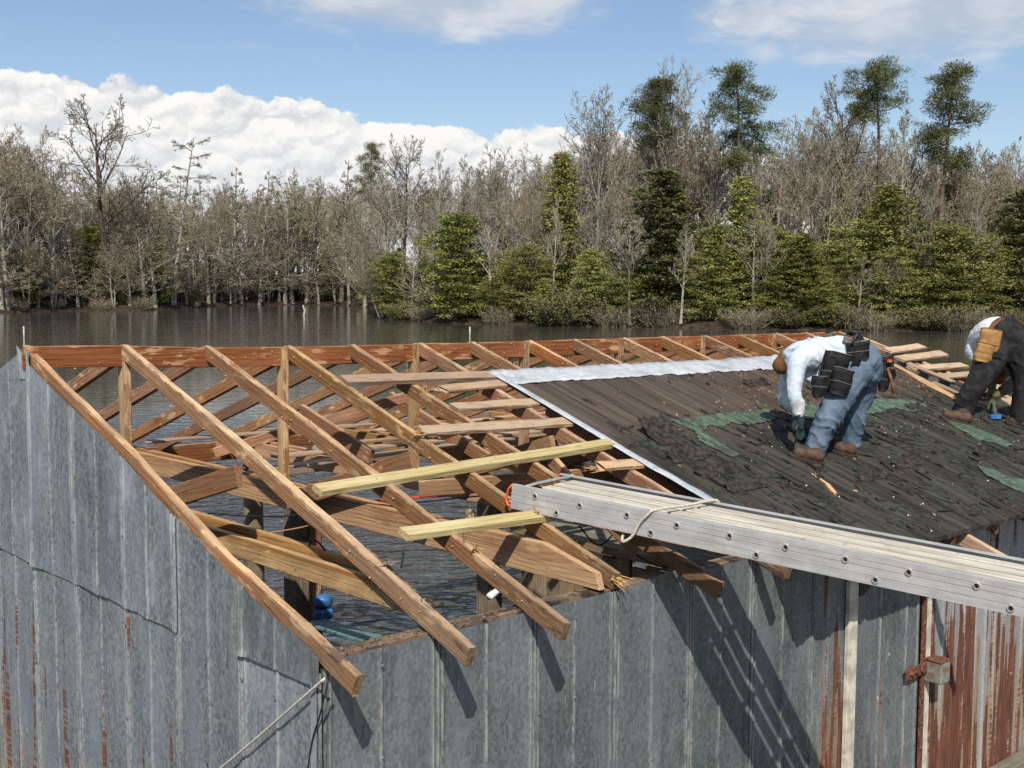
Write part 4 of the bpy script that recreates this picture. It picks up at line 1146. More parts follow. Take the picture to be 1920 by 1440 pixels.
# blue dock bumper on its post, teal board below
bc = on(606, 1150, 'y', .9)
bu = empty('dock_bumper', tuple(bc)); tag(bu, 'blue vinyl dock bumper of two stacked lobes beside the pile', 'bumper')
for i, (zz, r_) in enumerate(((.0, .088), (.11, .084))):
    P = []; Rr = []
    for j in range(9):
        tq = -1+2*j/8; P.append((0, 0, zz+.058*tq)); Rr.append(max(.02, r_*math.sqrt(max(0, 1-tq**4))))
    V, F = tube_np(P, Rr, 16); o = link('lobe', mesh_np('lobe', V, F, True), MATS['blue_vinyl']); o.parent = bu
tp_ = beam('bumper_post', [(bc.x-.03, bc.y+.10, -1.3), (bc.x-.03, bc.y+.10, WATER_Z-.4)], .07, .07, 'ridge_wood', None, up=(0, 1, 0), anchor=(-.035, 0), n=5)
tag(tp_, 'thin dark red post standing behind the blue bumper', 'post')
t0, t1 = on(590, 1163, 'y', .75), on(700, 1192, 'y', -.55)
tb = beam('teal_board', [tuple(t0), tuple(t1+Vector((0, 0, -.02)))], .20, .03, 'teal_paint', None, n=6, anchor=(-.1, 0), rough=.003)
tag(tb, 'narrow teal painted board below the blue bumper', 'board')
# black claw hanging over the tie
cl = on(880, 972, 'x', 1.98)
o = tube('hanging_glove', spline([cl+Vector((0, 0, .06)), cl+Vector((0, -.01, .02)), cl+Vector((0.01, 0, -.04)), cl+Vector((.0, -.01, -.09))], 3), [.02, .026, .03, .03, .034, .036, .036, .034, .030, .018], MATS['work_glove'], n=8)
tag(o, 'black and tan work glove hanging over the tie beam', 'glove')
hk = on(590, 1030, 'x', .75)
o = tube('iron_hook', spline([hk+Vector((0, .05, -.06)), hk+Vector((0, .04, .05)), hk+Vector((0, -.05, .04)), hk+Vector((0, -.12, .0))], 4), .006, MATS['black_plastic'], n=6)
tag(o, 'bent black iron hook standing on the lowest tie', 'hook')
# wires strung through the bay
for i, (pts, lab) in enumerate(((((390, 962), (470, 968), (560, 965), (600, 940)), 'slack dark cable strung across the open bay beside the gable'), (((600, 965), (720, 950), (850, 935), (960, 925)), 'thin dark cable crossing behind the longer yellow timber'), (((500, 1000), (560, 990), (620, 975)), 'thin brown wire above the lower tie beam'), (((1085, 985), (1120, 1022), (1150, 1000), (1165, 960)), 'dark cable looped under the platform end'), (((1150, 995), (1180, 1030), (1230, 1060), (1290, 1065)), 'brown wire sagging to the top plate under the platform'))):
    X = (1.3, 2.6, 1.6, 3.2, 3.0)[i]
    o = tube('cable', spline([on(x, y, 'x', X+.1*j) for j, (x, y) in enumerate(pts)], 6), .006, MATS['black_plastic' if i != 2 else 'ridge_wood'], n=5)
    tag(o, lab, 'cable')
# ---------------------------------------------------------------- water, shore
SHORE_PX = [(-900, 590), (-300, 588), (0, 587), (120, 583), (240, 583), (330, 580), (390, 575), (470, 573), (560, 572), (640, 573), (690, 577), (692, 588), (705, 597), (780, 602), (860, 607), (980, 610), (1100, 612), (1220, 614), (1300, 616), (1500, 619), (1650, 620), (1800, 621), (1930, 620), (2300, 622), (3200, 630)]
shore = [on(x, y, 'z', WATER_Z) for x, y in SHORE_PX]
shore = [Vector((q.x, q.y, 0)) for q in shore]
def lake():
    n = 90
    me = bpy.data.meshes.new('lake'); 
    V = [(-700, -400, WATER_Z), (900, -400, WATER_Z), (900, 900, WATER_Z), (-700, 900, WATER_Z)]
    me.from_pydata(V, [], [(0, 1, 2, 3)]); me.update()
    return link('lake', me, MATS['lake_water'])
tag(lake(), kind='structure')
# land: a sheet that rises out of the water behind the shore line and runs to the horizon
C2 = Vector((CAM.x, CAM.y, 0))
V = []; F = []
sp = []
for a, b_ in zip(shore[:-1], shore[1:]):
    n = max(2, int((b_-a).length/3))
    sp += [a.lerp(b_, i/n) for i in range(n)]
sp.append(shore[-1])
rows = [(-4, -1.2), (-.5, -.15), (.6, .18), (3, .7), (8, 1.1), (18, 1.8), (30, 2.8), (50, 5.0), (90, 6.0), (300, 7), (1500, 7)]
for q in sp:
    d = (q-C2).normalized()
    jit = 1.2*mnoise.noise((q.x*.11, q.y*.11, 0)) + .5*mnoise.noise((q.x*.5, q.y*.5, 3))
    for (dd, h) in rows:
        r_ = q + d*(dd+jit)
        hh = h*(1+.35*mnoise.noise((r_.x*.05, r_.y*.05, 7))) if h > 0 else h
        V.append((r_.x, r_.y, WATER_Z+hh))
m_ = len(rows)
for i in range(len(sp)-1):
    for j in range(m_-1): F.append((i*m_+j, (i+1)*m_+j, (i+1)*m_+j+1, i*m_+j+1))
tag(link('far_bank', mesh_np('far_bank', V, F, True), MATS['leaf_litter']), kind='structure')
def bank_z(P, back):
    return WATER_Z + float(np.interp(back, [r[0] for r in rows], [r[1] for r in rows]))
# near bank the building stands against
V = []; F = []
nx = 40
for i in range(nx+1):
    x = -30 + 75*i/nx
    for (yy, zz) in ((-W_Y+.15, WATER_Z-1.5), (-W_Y-.10+.0, -3.62), (-W_Y-1.0, -3.56), (-6, -3.5), (-12, -3.2), (-40, -2.2), (-300, -1)):
        k = mnoise.noise((x*.4, yy*.4, 1))*.08 if yy < -4 else 0
        V.append((x, yy, zz+k))
for i in range(nx):
    for j in range(6): F.append((i*7+j, i*7+j+1, (i+1)*7+j+1, (i+1)*7+j))
tag(link('near_bank', mesh_np('near_bank', V, F, True), MATS['ground_soil']), kind='structure')
# the low plank walk at the foot of the rusted sheets
wk = empty('plank_walk', (7.2, -W_Y-.4, -3.5)); tag(wk, 'grey weathered plank walk at the foot of the rusted sheets', 'walkway')
for i in range(4):
    o = beam('plank', [(5.95+.012*i, -W_Y-.03-.16*i, -3.425), (10.5, -W_Y-.03-.16*i, -3.425)], .15, .05, 'deck_wood', wk, anchor=(-.15, 0), n=12, rough=.01, seed=40+i)
for x in (6.1, 7.4, 8.7, 10.0):
    beam('joist', [(x, -W_Y-.04, -3.48), (x, -W_Y-.66, -3.48)], .06, .16, 'deck_wood', wk, n=3)
# marker stakes standing in the lake
for i, (x, y0, y1, lab) in enumerate(((45, 612, 632, 'short pale marker stake in the lake near the left edge'), (881, 613, 629, 'pale marker stake in the lake behind the ridge board'), (569, 572, 592, 'pale dead snag standing in the cove water'))):
    q = on(x, y1, 'z', WATER_Z); t_ = (q-CAM).dot(CF); h = (y1-y0)*t_/FPX
    r_ = .07 if i < 2 else .13
    if i < 2: P = [(q.x, q.y, WATER_Z-.5), (q.x, q.y, WATER_Z+h*.95), (q.x, q.y, WATER_Z+h)]; Rr = [r_, r_, r_*.6]
    else: P = [(q.x, q.y, WATER_Z-.5), (q.x+.2, q.y, WATER_Z+h*.5), (q.x-.1, q.y, WATER_Z+h)]; Rr = [r_*1.8, r_, r_*.5]
    o = tube('marker_stake' if i < 2 else 'dead_snag', P, Rr, MATS['snag_grey'], n=8)
    tag(o, lab, 'stake' if i < 2 else 'snag')
# ---------------------------------------------------------------- trees: mesh kits first
def bark_mat(name, c0, c1, sc=6):
    m, t, b = new_mat(name)
    gp = gpos(t)
    n = t.noise(t.mapping(gp, (3, 3, .7)), sc*.4, 3, .6)
    r = orand(t)
    c = t.mix(t.ramp(n, .35, .65), c0, c1)
    hs = t.add('ShaderNodeHueSaturation', ins={'Color': c, 'Value': t.lerp(r, .8, 1.2)})
    t.set(b.inputs['Base Color'], hs.outputs[0]); b.inputs['Roughness'].default_value = .9; b.inputs['Specular IOR Level'].default_value = .1
    return m
def leaf_mat(name, c0, c1, c2, sc=.5, transl=.25):
    m, t, b = new_mat(name)
    gp = gpos(t); r = orand(t)
    n = t.noise(gp, sc, 3, .6); n2 = t.noise(gp, 3.5, 2, .6)
    c = t.mix(t.ramp(n, .32, .68), c0, c1)
    c = t.mix(t.math('MULTIPLY', t.ramp(n2, .5, .75), .6), c, c2)
    hs = t.add('ShaderNodeHueSaturation', ins={'Color': c, 'Value': t.lerp(r, .78, 1.2), 'Hue': t.lerp(t.math('FRACT', t.math('MULTIPLY', r, 5.3)), .485, .515)})
    t.set(b.inputs['Base Color'], hs.outputs[0]); b.inputs['Roughness'].default_value = .65; b.inputs['Specular IOR Level'].default_value = .2
    return m
bark_mat('bark_grey', (0.175, 0.155, 0.122), (0.34, 0.305, 0.248))
bark_mat('bark_dark', (.055, .045, .036), (.12, .10, .08))
bark_mat('bark_pale', (0.24, 0.215, 0.175), (0.42, 0.385, 0.325))
bark_mat('bark_pine', (.09, .065, .05), (.18, .13, .095))
bark_mat('twig_brown', (0.175, 0.15, 0.1), (0.315, 0.275, 0.19), 2)
bark_mat('twig_grey', (0.2, 0.18, 0.135), (0.37, 0.335, 0.258), 2)
bark_mat('twig_red', (0.18, 0.147, 0.102), (0.315, 0.262, 0.188), 2)
bark_mat('twig_bud', (0.175, 0.155, 0.07), (0.3, 0.27, 0.125), 2)
leaf_mat('needle_dark', (0.07, 0.08, 0.03), (0.15, 0.155, 0.058), (0.21, 0.205, 0.095))
leaf_mat('leaf_holly', (0.1, 0.118, 0.026), (0.21, 0.23, 0.052), (0.29, 0.3, 0.085))
leaf_mat('leaf_cedar', (0.17, 0.178, 0.048), (0.29, 0.29, 0.08), (0.36, 0.345, 0.125))
leaf_mat('leaf_brush', (0.11, 0.1, 0.042), (0.18, 0.165, 0.07), (0.24, 0.215, 0.11))

class Kit:
    def __init__(s): s.V = []; s.F = []; s.n = 0
    def tube(s, P, R, n=5):
        V, F = tube_np(P, R, n, False); b0 = s.n
        s.V += [tuple(v) for v in V]; s.n += len(V)
        s.F += [tuple(i+b0 for i in f) for f in F]
    def rib(s, p, q, w0, w1, rg):
        d = q-p; a = Vector((rg.uniform(-1, 1), rg.uniform(-1, 1), rg.uniform(-1, 1)))
        n = d.cross(a)
        if n.length < 1e-6: return
        n.normalize()
        s.V += [tuple(p-n*w0), tuple(p+n*w0), tuple(q+n*w1), tuple(q-n*w1)]
        s.F.append((s.n, s.n+1, s.n+2, s.n+3)); s.n += 4
    def quad(s, c, u, v):
        s.V += [tuple(c-u-v*.4), tuple(c+u*.25-v), tuple(c+u+v*.4), tuple(c-u*.25+v)]
        s.F.append((s.n, s.n+1, s.n+2, s.n+3)); s.n += 4
    def mesh(s, name, mat, smooth=False):
        me = mesh_np(name, np.array(s.V, np.float32).reshape(-1, 3), np.array(s.F, np.int32)) if s.F else bpy.data.meshes.new(name)
        me.materials.append(MATS[mat]); return me
def rot_about(v, ax, a): return Matrix.Rotation(a, 3, ax) @ v
def perp(v, rg):
    a = Vector((rg.uniform(-1, 1), rg.uniform(-1, 1), rg.uniform(-1, 1)))
    n = v.cross(a); return n.normalized() if n.length > 1e-5 else Vector((1, 0, 0))

def bare(seed, H=20.0, fork=.35, limbs=11, ang=(.5, 1.0), limb_len=.42, up=.35, twigs=4, sub=4, style='round', r0=.32, lean=0.0, tw=.026, multi=1):
    """leafless broadleaf tree; returns trunk kit and crown kit"""
    rg = random.Random(seed); T = Kit(); C_ = Kit()
    def curve(p, d, L_, n, wob, upf):
        P = [p.copy()]; d = d.normalized()
        for i in range(n):
            d = (d + Vector((rg.uniform(-1, 1), rg.uniform(-1, 1), rg.uniform(-1, 1)))*wob + Vector((0, 0, upf))).normalized()
            P.append(P[-1]+d*(L_/n))
        return P
    def branch(p, d, L_, r, lev):
        n = 4 if lev < 2 else 3
        P = curve(p, d, L_, n, .16 if lev < 3 else .25, up*(.18 if lev < 2 else .10) if style != 'tier' else -.02)
        if lev <= 1: T.tube(P, [max(.012, r*(1-.75*i/n)) for i in range(n+1)], 5 if lev == 0 else 4)
        elif lev == 2:
            for a, b_ in zip(P[:-1], P[1:]): C_.rib(a, b_, max(tw*1.5, r*1.1), max(tw*1.1, r*.8), rg)
        else:
            for a, b_ in zip(P[:-1], P[1:]): C_.rib(a, b_, tw, tw*.6, rg)
        if lev >= 4: return
        m = {0: sub+2, 1: sub+1, 2: sub-1, 3: twigs}[lev]
        for i in range(m):
            f = .22+.78*(i+rg.random())/m
            q = f*n; k = min(int(q), n-1); pp = P[k].lerp(P[k+1], q-k); dd = (P[k+1]-P[k]).normalized()
            nd = rot_about(dd, perp(dd, rg), rg.uniform(.45, 1.05))
            if style == 'tier' and lev < 2: nd = (nd*Vector((1, 1, .35))).normalized()
            branch(pp, nd, L_*rg.uniform(.42, .66)*(1.05-.45*f), r*.5*(1-.4*f), lev+1)
    for mi in range(multi):
        base = Vector((0, 0, -.6)) if multi == 1 else Vector((rg.uniform(-.5, .5), rg.uniform(-.5, .5), -.6))
        d0 = Vector((lean+rg.uniform(-.06, .06)+(rg.uniform(-.22, .22) if multi > 1 else 0), rg.uniform(-.06, .06)+(rg.uniform(-.2, .2) if multi > 1 else 0), 1))
        n = 9; P = curve(base, d0, H*(.90 if style != 'tier' else .97), n, .045, .06)
        rr = r0*(1 if multi == 1 else .62)
        T.tube(P, [rr*(1.25 if i == 0 else (1-.88*i/n)) for i in range(n+1)], 7)
        for i in range(limbs):
            f = fork+(1-fork)*(i+rg.random()*.8)/limbs
            q = min(f*n, n-.01); k = int(q); pp = P[k].lerp(P[k+1], q-k); dd = (P[k+1]-P[k]).normalized()
            a = 2.4*i+rg.uniform(-.5, .5)
            side = Vector((math.cos(a), math.sin(a), 0))
            an = rg.uniform(*ang)
            nd = dd*math.cos(an)+side*math.sin(an)
            if style == 'round': ll = limb_len*H*(1.0-.62*((f-fork)/(1-fork))**1.3)*rg.uniform(.75, 1.1)
            elif style == 'cone': ll = limb_len*H*(1.0-.85*(f-fork)/(1-fork))*rg.uniform(.7, 1.1)
            else: ll = limb_len*H*rg.uniform(.6, 1.0)*(1-.3*(f-fork)/(1-fork))
            branch(pp, nd, ll, rr*.42*(1-.6*f), 0 if r0 > .3 else 1)
    return T, C_

def pine(seed, H=26.0, clear=.58, spread=.17, clumps=46, flat=.55, r0=.30, nb=170):
    rg = random.Random(seed); T = Kit(); C_ = Kit(); n = 9
    P = [Vector((0, 0, -.6))]; d = Vector((rg.uniform(-.05, .05), rg.uniform(-.05, .05), 1))
    for i in range(n):
        d = (d+Vector((rg.uniform(-1, 1), rg.uniform(-1, 1), 0))*.035+Vector((0, 0, .08))).normalized(); P.append(P[-1]+d*H/n)
    T.tube(P, [r0*(1.2 if i == 0 else 1-.8*i/n) for i in range(n+1)], 7)
    for i in range(clumps):
        f = clear+(1-clear)*(i+.5)/clumps+rg.uniform(-.01, .01); f = min(f, .999)
        q = f*n; k = min(int(q), n-1); pp = P[k].lerp(P[k+1], q-k)
        u = (f-clear)/(1-clear)
        prof = math.sin(min(1, .18+u*.95)*math.pi*.86)**.7
        a = rg.uniform(0, 6.28); L_ = H*spread*prof*rg.uniform(.45, 1.1)
        e = pp+Vector((math.cos(a)*L_, math.sin(a)*L_, L_*rg.uniform(.05, flat)))
        mid = pp.lerp(e, .5)+Vector((0, 0, -L_*.10))
        T.tube([pp, mid, e], [.055, .04, .02], 4)
        for c_i in range(3):
            cc = e+Vector((rg.uniform(-1, 1), rg.uniform(-1, 1), rg.uniform(-.45, .6)))*(1.0 if c_i else 0)*1.15
            if c_i == 2 and i % 2: cc = pp.lerp(e, .55)+Vector((0, 0, .3))
            R_ = rg.uniform(.7, 1.15)
            for j in range(nb):
                v = Vector((rg.gauss(0, 1), rg.gauss(0, 1), rg.gauss(.25, .8))).normalized()
                s0 = cc+Vector((v.x, v.y, v.z*.75))*R_*rg.uniform(.25, .95)
                q2 = s0+(v+Vector((rg.uniform(-.5, .5), rg.uniform(-.5, .5), .35))).normalized()*rg.uniform(.16, .28)
                C_.rib(s0, q2, .030, .014, rg)
    for i in range(9):      # dead stubs on the clear trunk
        f = rg.uniform(.3, clear); q = f*n; k = int(q); pp = P[k].lerp(P[k+1], q-k); a = rg.uniform(0, 6.28)
        T.tube([pp, pp+Vector((math.cos(a), math.sin(a), rg.uniform(-.2, .2)))*rg.uniform(.5, 1.8)], [.03, .01], 3)
    return T, C_

def evergreen(seed, H=12.0, rad_=3.2, n=13000, style='cone', leaf=.1, lumps=110, droop=.2, r0=.16):
    """dense evergreen built as sprays of small leaves along many branches, with gaps between them"""
    rg = random.Random(seed); T = Kit(); C_ = Kit()
    lean = Vector((rg.uniform(-.25, .25), rg.uniform(-.25, .25), 0))
    T.tube([(0, 0, -.6), tuple(lean+Vector((0, 0, H*.5))), (0, 0, H*.95)], [r0*1.2, r0*.8, .03], 6)
    gapn = [(rg.uniform(0, 6.28), rg.uniform(.1, .9), rg.uniform(.3, .6)) for _ in range(7)]
    per = n//lumps
    for i in range(lumps):
        f = ((i+rg.random())/lumps)**.85
        if style == 'cone': pr = (1-f)**.55*.92+.06
        else: pr = math.sin((.20+.76*f)*math.pi)**.5
        a = 2.4*i+rg.uniform(-.5, .5)
        L_ = rad_*pr*rg.uniform(.55, 1.08)*(1+.6*mnoise.noise((math.cos(a)*1.1, math.sin(a)*1.1, f*3.2+seed)))
        for (ga, gf, gs) in gapn:
            if abs((a-ga+math.pi) % 6.283-math.pi) < gs and abs(f-gf) < .06: L_ *= .55
        z = H*(.03+.93*f); up_ = rg.uniform(-.05, .35) if style != 'cone' else rg.uniform(.0, .45)
        p0 = Vector((0, 0, z))+lean*(1-abs(2*f-1)); d = Vector((math.cos(a), math.sin(a), up_))
        e = p0+d*L_
        T.tube([p0, p0.lerp(e, .6)+Vector((0, 0, .05)), e], [.045, .03, .012], 3)
        m_ = int(per*(.5+pr))
        for j in range(m_):
            u = .25+.75*rg.random()**.7
            wdt = L_*.20*(1.15-u)+.16
            p = p0+d*(L_*u)+Vector((rg.gauss(0, wdt), rg.gauss(0, wdt), rg.gauss(0, wdt*.45)-droop*u*u*L_*.35))
            if p.z < .05: p.z = rg.uniform(.05, .5)
            uu = (d*.6+Vector((rg.uniform(-.8, .8), rg.uniform(-.8, .8), rg.uniform(-.5, .5)))).normalized()
            s_ = leaf*rg.uniform(.6, 1.35)
            C_.quad(p, uu*s_*1.25, perp(uu, rg)*s_*.5)
    return T, C_

def brush(seed, H=3.0, rad_=2.2, n=170, tw=.018, leafn=0):
    rg = random.Random(seed); T = Kit(); C_ = Kit()
    T.tube([(0, 0, -.4), (.05, 0, H*.25), (0, .1, H*.6)], [.09, .06, .02], 5)
    for i in range(n):
        a = rg.uniform(0, 6.28); r_ = rad_*math.sqrt(rg.random())
        p = Vector((math.cos(a)*r_*.6, math.sin(a)*r_*.6, -.2)); d = Vector((math.cos(a)*.55*rg.random(), math.sin(a)*.55*rg.random(), 1))
        L_ = H*rg.uniform(.5, 1)
        for j in range(4):
            d = (d+Vector((rg.uniform(-1, 1), rg.uniform(-1, 1), rg.uniform(-.4, .2)))*.33).normalized()
            q = p+d*L_/4; C_.rib(p, q, tw*1.4, tw, rg)
            for k in range(3):
                e = q+(d+Vector((rg.uniform(-1, 1), rg.uniform(-1, 1), rg.uniform(-.5, .8)))).normalized()*L_*.22; C_.rib(q, e, tw, tw*.5, rg)
                for l_ in range(leafn):
                    v = Vector((rg.uniform(-1, 1), rg.uniform(-1, 1), rg.uniform(-1, 1))).normalized()
                    C_.quad(e+v*.25, v*.085, perp(v, rg)*.05)
            p = q
    return T, C_

KITS = {}
def kit(key, TC, bark, leaf):
    T, C_ = TC
    KITS[key] = (T.mesh(key+'_trunk', bark), C_.mesh(key+'_crown', leaf))
HB = 20.0
kit('spread_a', bare(1, HB, .30, 12, (.45, .95), .44, .4, 3, 4, 'round', .36), 'bark_grey', 'twig_brown')
kit('spread_b', bare(2, HB, .38, 11, (.4, .85), .40, .5, 3, 4, 'round', .34), 'bark_grey', 'twig_grey')
kit('spread_dark', bare(3, HB, .42, 10, (.4, .9), .40, .45, 3, 4, 'round', .42), 'bark_dark', 'twig_brown')
kit('fan', bare(4, HB, .28, 14, (.25, .6), .52, .7, 3, 4, 'round', .36), 'bark_grey', 'twig_grey')
kit('fan_red', bare(5, HB, .30, 13, (.3, .7), .46, .6, 3, 4, 'round', .33), 'bark_grey', 'twig_red')
kit('cypress_a', bare(6, HB, .16, 26, (1.0, 1.35), .20, .05, 3, 4, 'cone', .34), 'bark_grey', 'twig_brown')
kit('cypress_b', bare(7, HB, .22, 22, (1.1, 1.45), .17, .0, 2, 4, 'tier', .32), 'bark_grey', 'twig_grey')
kit('bud', bare(8, HB, .34, 12, (.4, .9), .40, .5, 3, 4, 'round', .33), 'bark_grey', 'twig_bud')
kit('slim', bare(9, HB, .40, 12, (.3, .7), .26, .6, 3, 4, 'round', .31, tw=.02), 'bark_pale', 'twig_grey')
kit('thicket', bare(10, HB, .25, 12, (.4, 1.0), .40, .4, 3, 4, 'round', .33, multi=2), 'bark_grey', 'twig_red')
kit('pine_a', pine(11, 26, .73, .088, 34, .45, nb=150), 'bark_pine', 'needle_dark')
kit('pine_b', pine(12, 26, .80, .098, 32, .45, nb=150), 'bark_pine', 'needle_dark')
kit('pine_c', pine(13, 26, .60, .090, 42, .35, nb=150), 'bark_pine', 'needle_dark')
kit('holly_a', evergreen(14, 12, 3.4, 15000, 'round', .105, 120, .25), 'bark_dark', 'leaf_holly')
kit('holly_b', evergreen(15, 12, 2.7, 13000, 'cone', .10, 110, .3), 'bark_dark', 'leaf_holly')
kit('cedar_a', evergreen(16, 12, 2.7, 13500, 'cone', .085, 120, .45), 'bark_dark', 'leaf_cedar')
kit('cedar_b', evergreen(17, 12, 3.6, 13500, 'round', .085, 120, .4), 'bark_dark', 'leaf_cedar')
kit('young_pine', evergreen(18, 12, 3.2, 14000, 'cone', .095, 100, .1), 'bark_pine', 'needle_dark')
kit('brush_grey', brush(19, 3.2, 2.6, 190), 'bark_grey', 'twig_brown')
kit('brush_brown', brush(20, 2.6, 2.4, 170), 'bark_grey', 'twig_brown')
kit('brush_green', brush(21, 2.8, 2.4, 110, leafn=6), 'bark_dark', 'leaf_brush')
KH = {'pine_a': 26, 'pine_b': 26, 'pine_c': 26}
for k in ('holly_a', 'holly_b', 'cedar_a', 'cedar_b', 'young_pine'): KH[k] = 12
KH.update(brush_grey=3.2, brush_brown=2.6, brush_green=2.8)
HTOP = {}
for k, (a, b_) in KITS.items():
    HTOP[k] = max(v.co.z for me in (a, b_) for v in me.vertices)
# distance of the shore along each sight column
SX = [x for x, y in SHORE_PX]; SY = [y for x, y in SHORE_PX]
def shore_at(x):
    return on(x, float(np.interp(x, SX, SY)), 'z', WATER_Z)
def plant(name, key, px, ytop, back, label, cat, group, wide=1.0, rz=None, seed=0, yb=None):
    """px: photo column of the trunk foot; ytop: photo row of its top; back: metres behind the shore"""
    q = shore_at(px); d = Vector((q.x-CAM.x, q.y-CAM.y, 0)).normalized()
    P = Vector((q.x, q.y, 0))+d*back; P.z = bank_z(P, back)
    t_ = (P-CAM).dot(CF)
    ztop = CAM.z + t_*ray(px, ytop).z
    h = max(ztop-P.z, .8); s_ = h/HTOP[key]
    e = empty(name, tuple(P), rz if rz is not None else random.Random(px*7+ytop).uniform(0, 6.28))
    e.scale = (s_*wide, s_*wide, s_)
    tag(e, label, cat, group)
    for me, nm in zip(KITS[key], ('trunk', 'crown')):
        o = bpy.data.objects.new(nm, me); COL.objects.link(o); o.parent = e
    return e
B_ = 'bare trees along the far shore'; PN = 'tall pines over the wood'; EV = 'evergreens along the right shore'; SH = 'shrubs at the water edge'
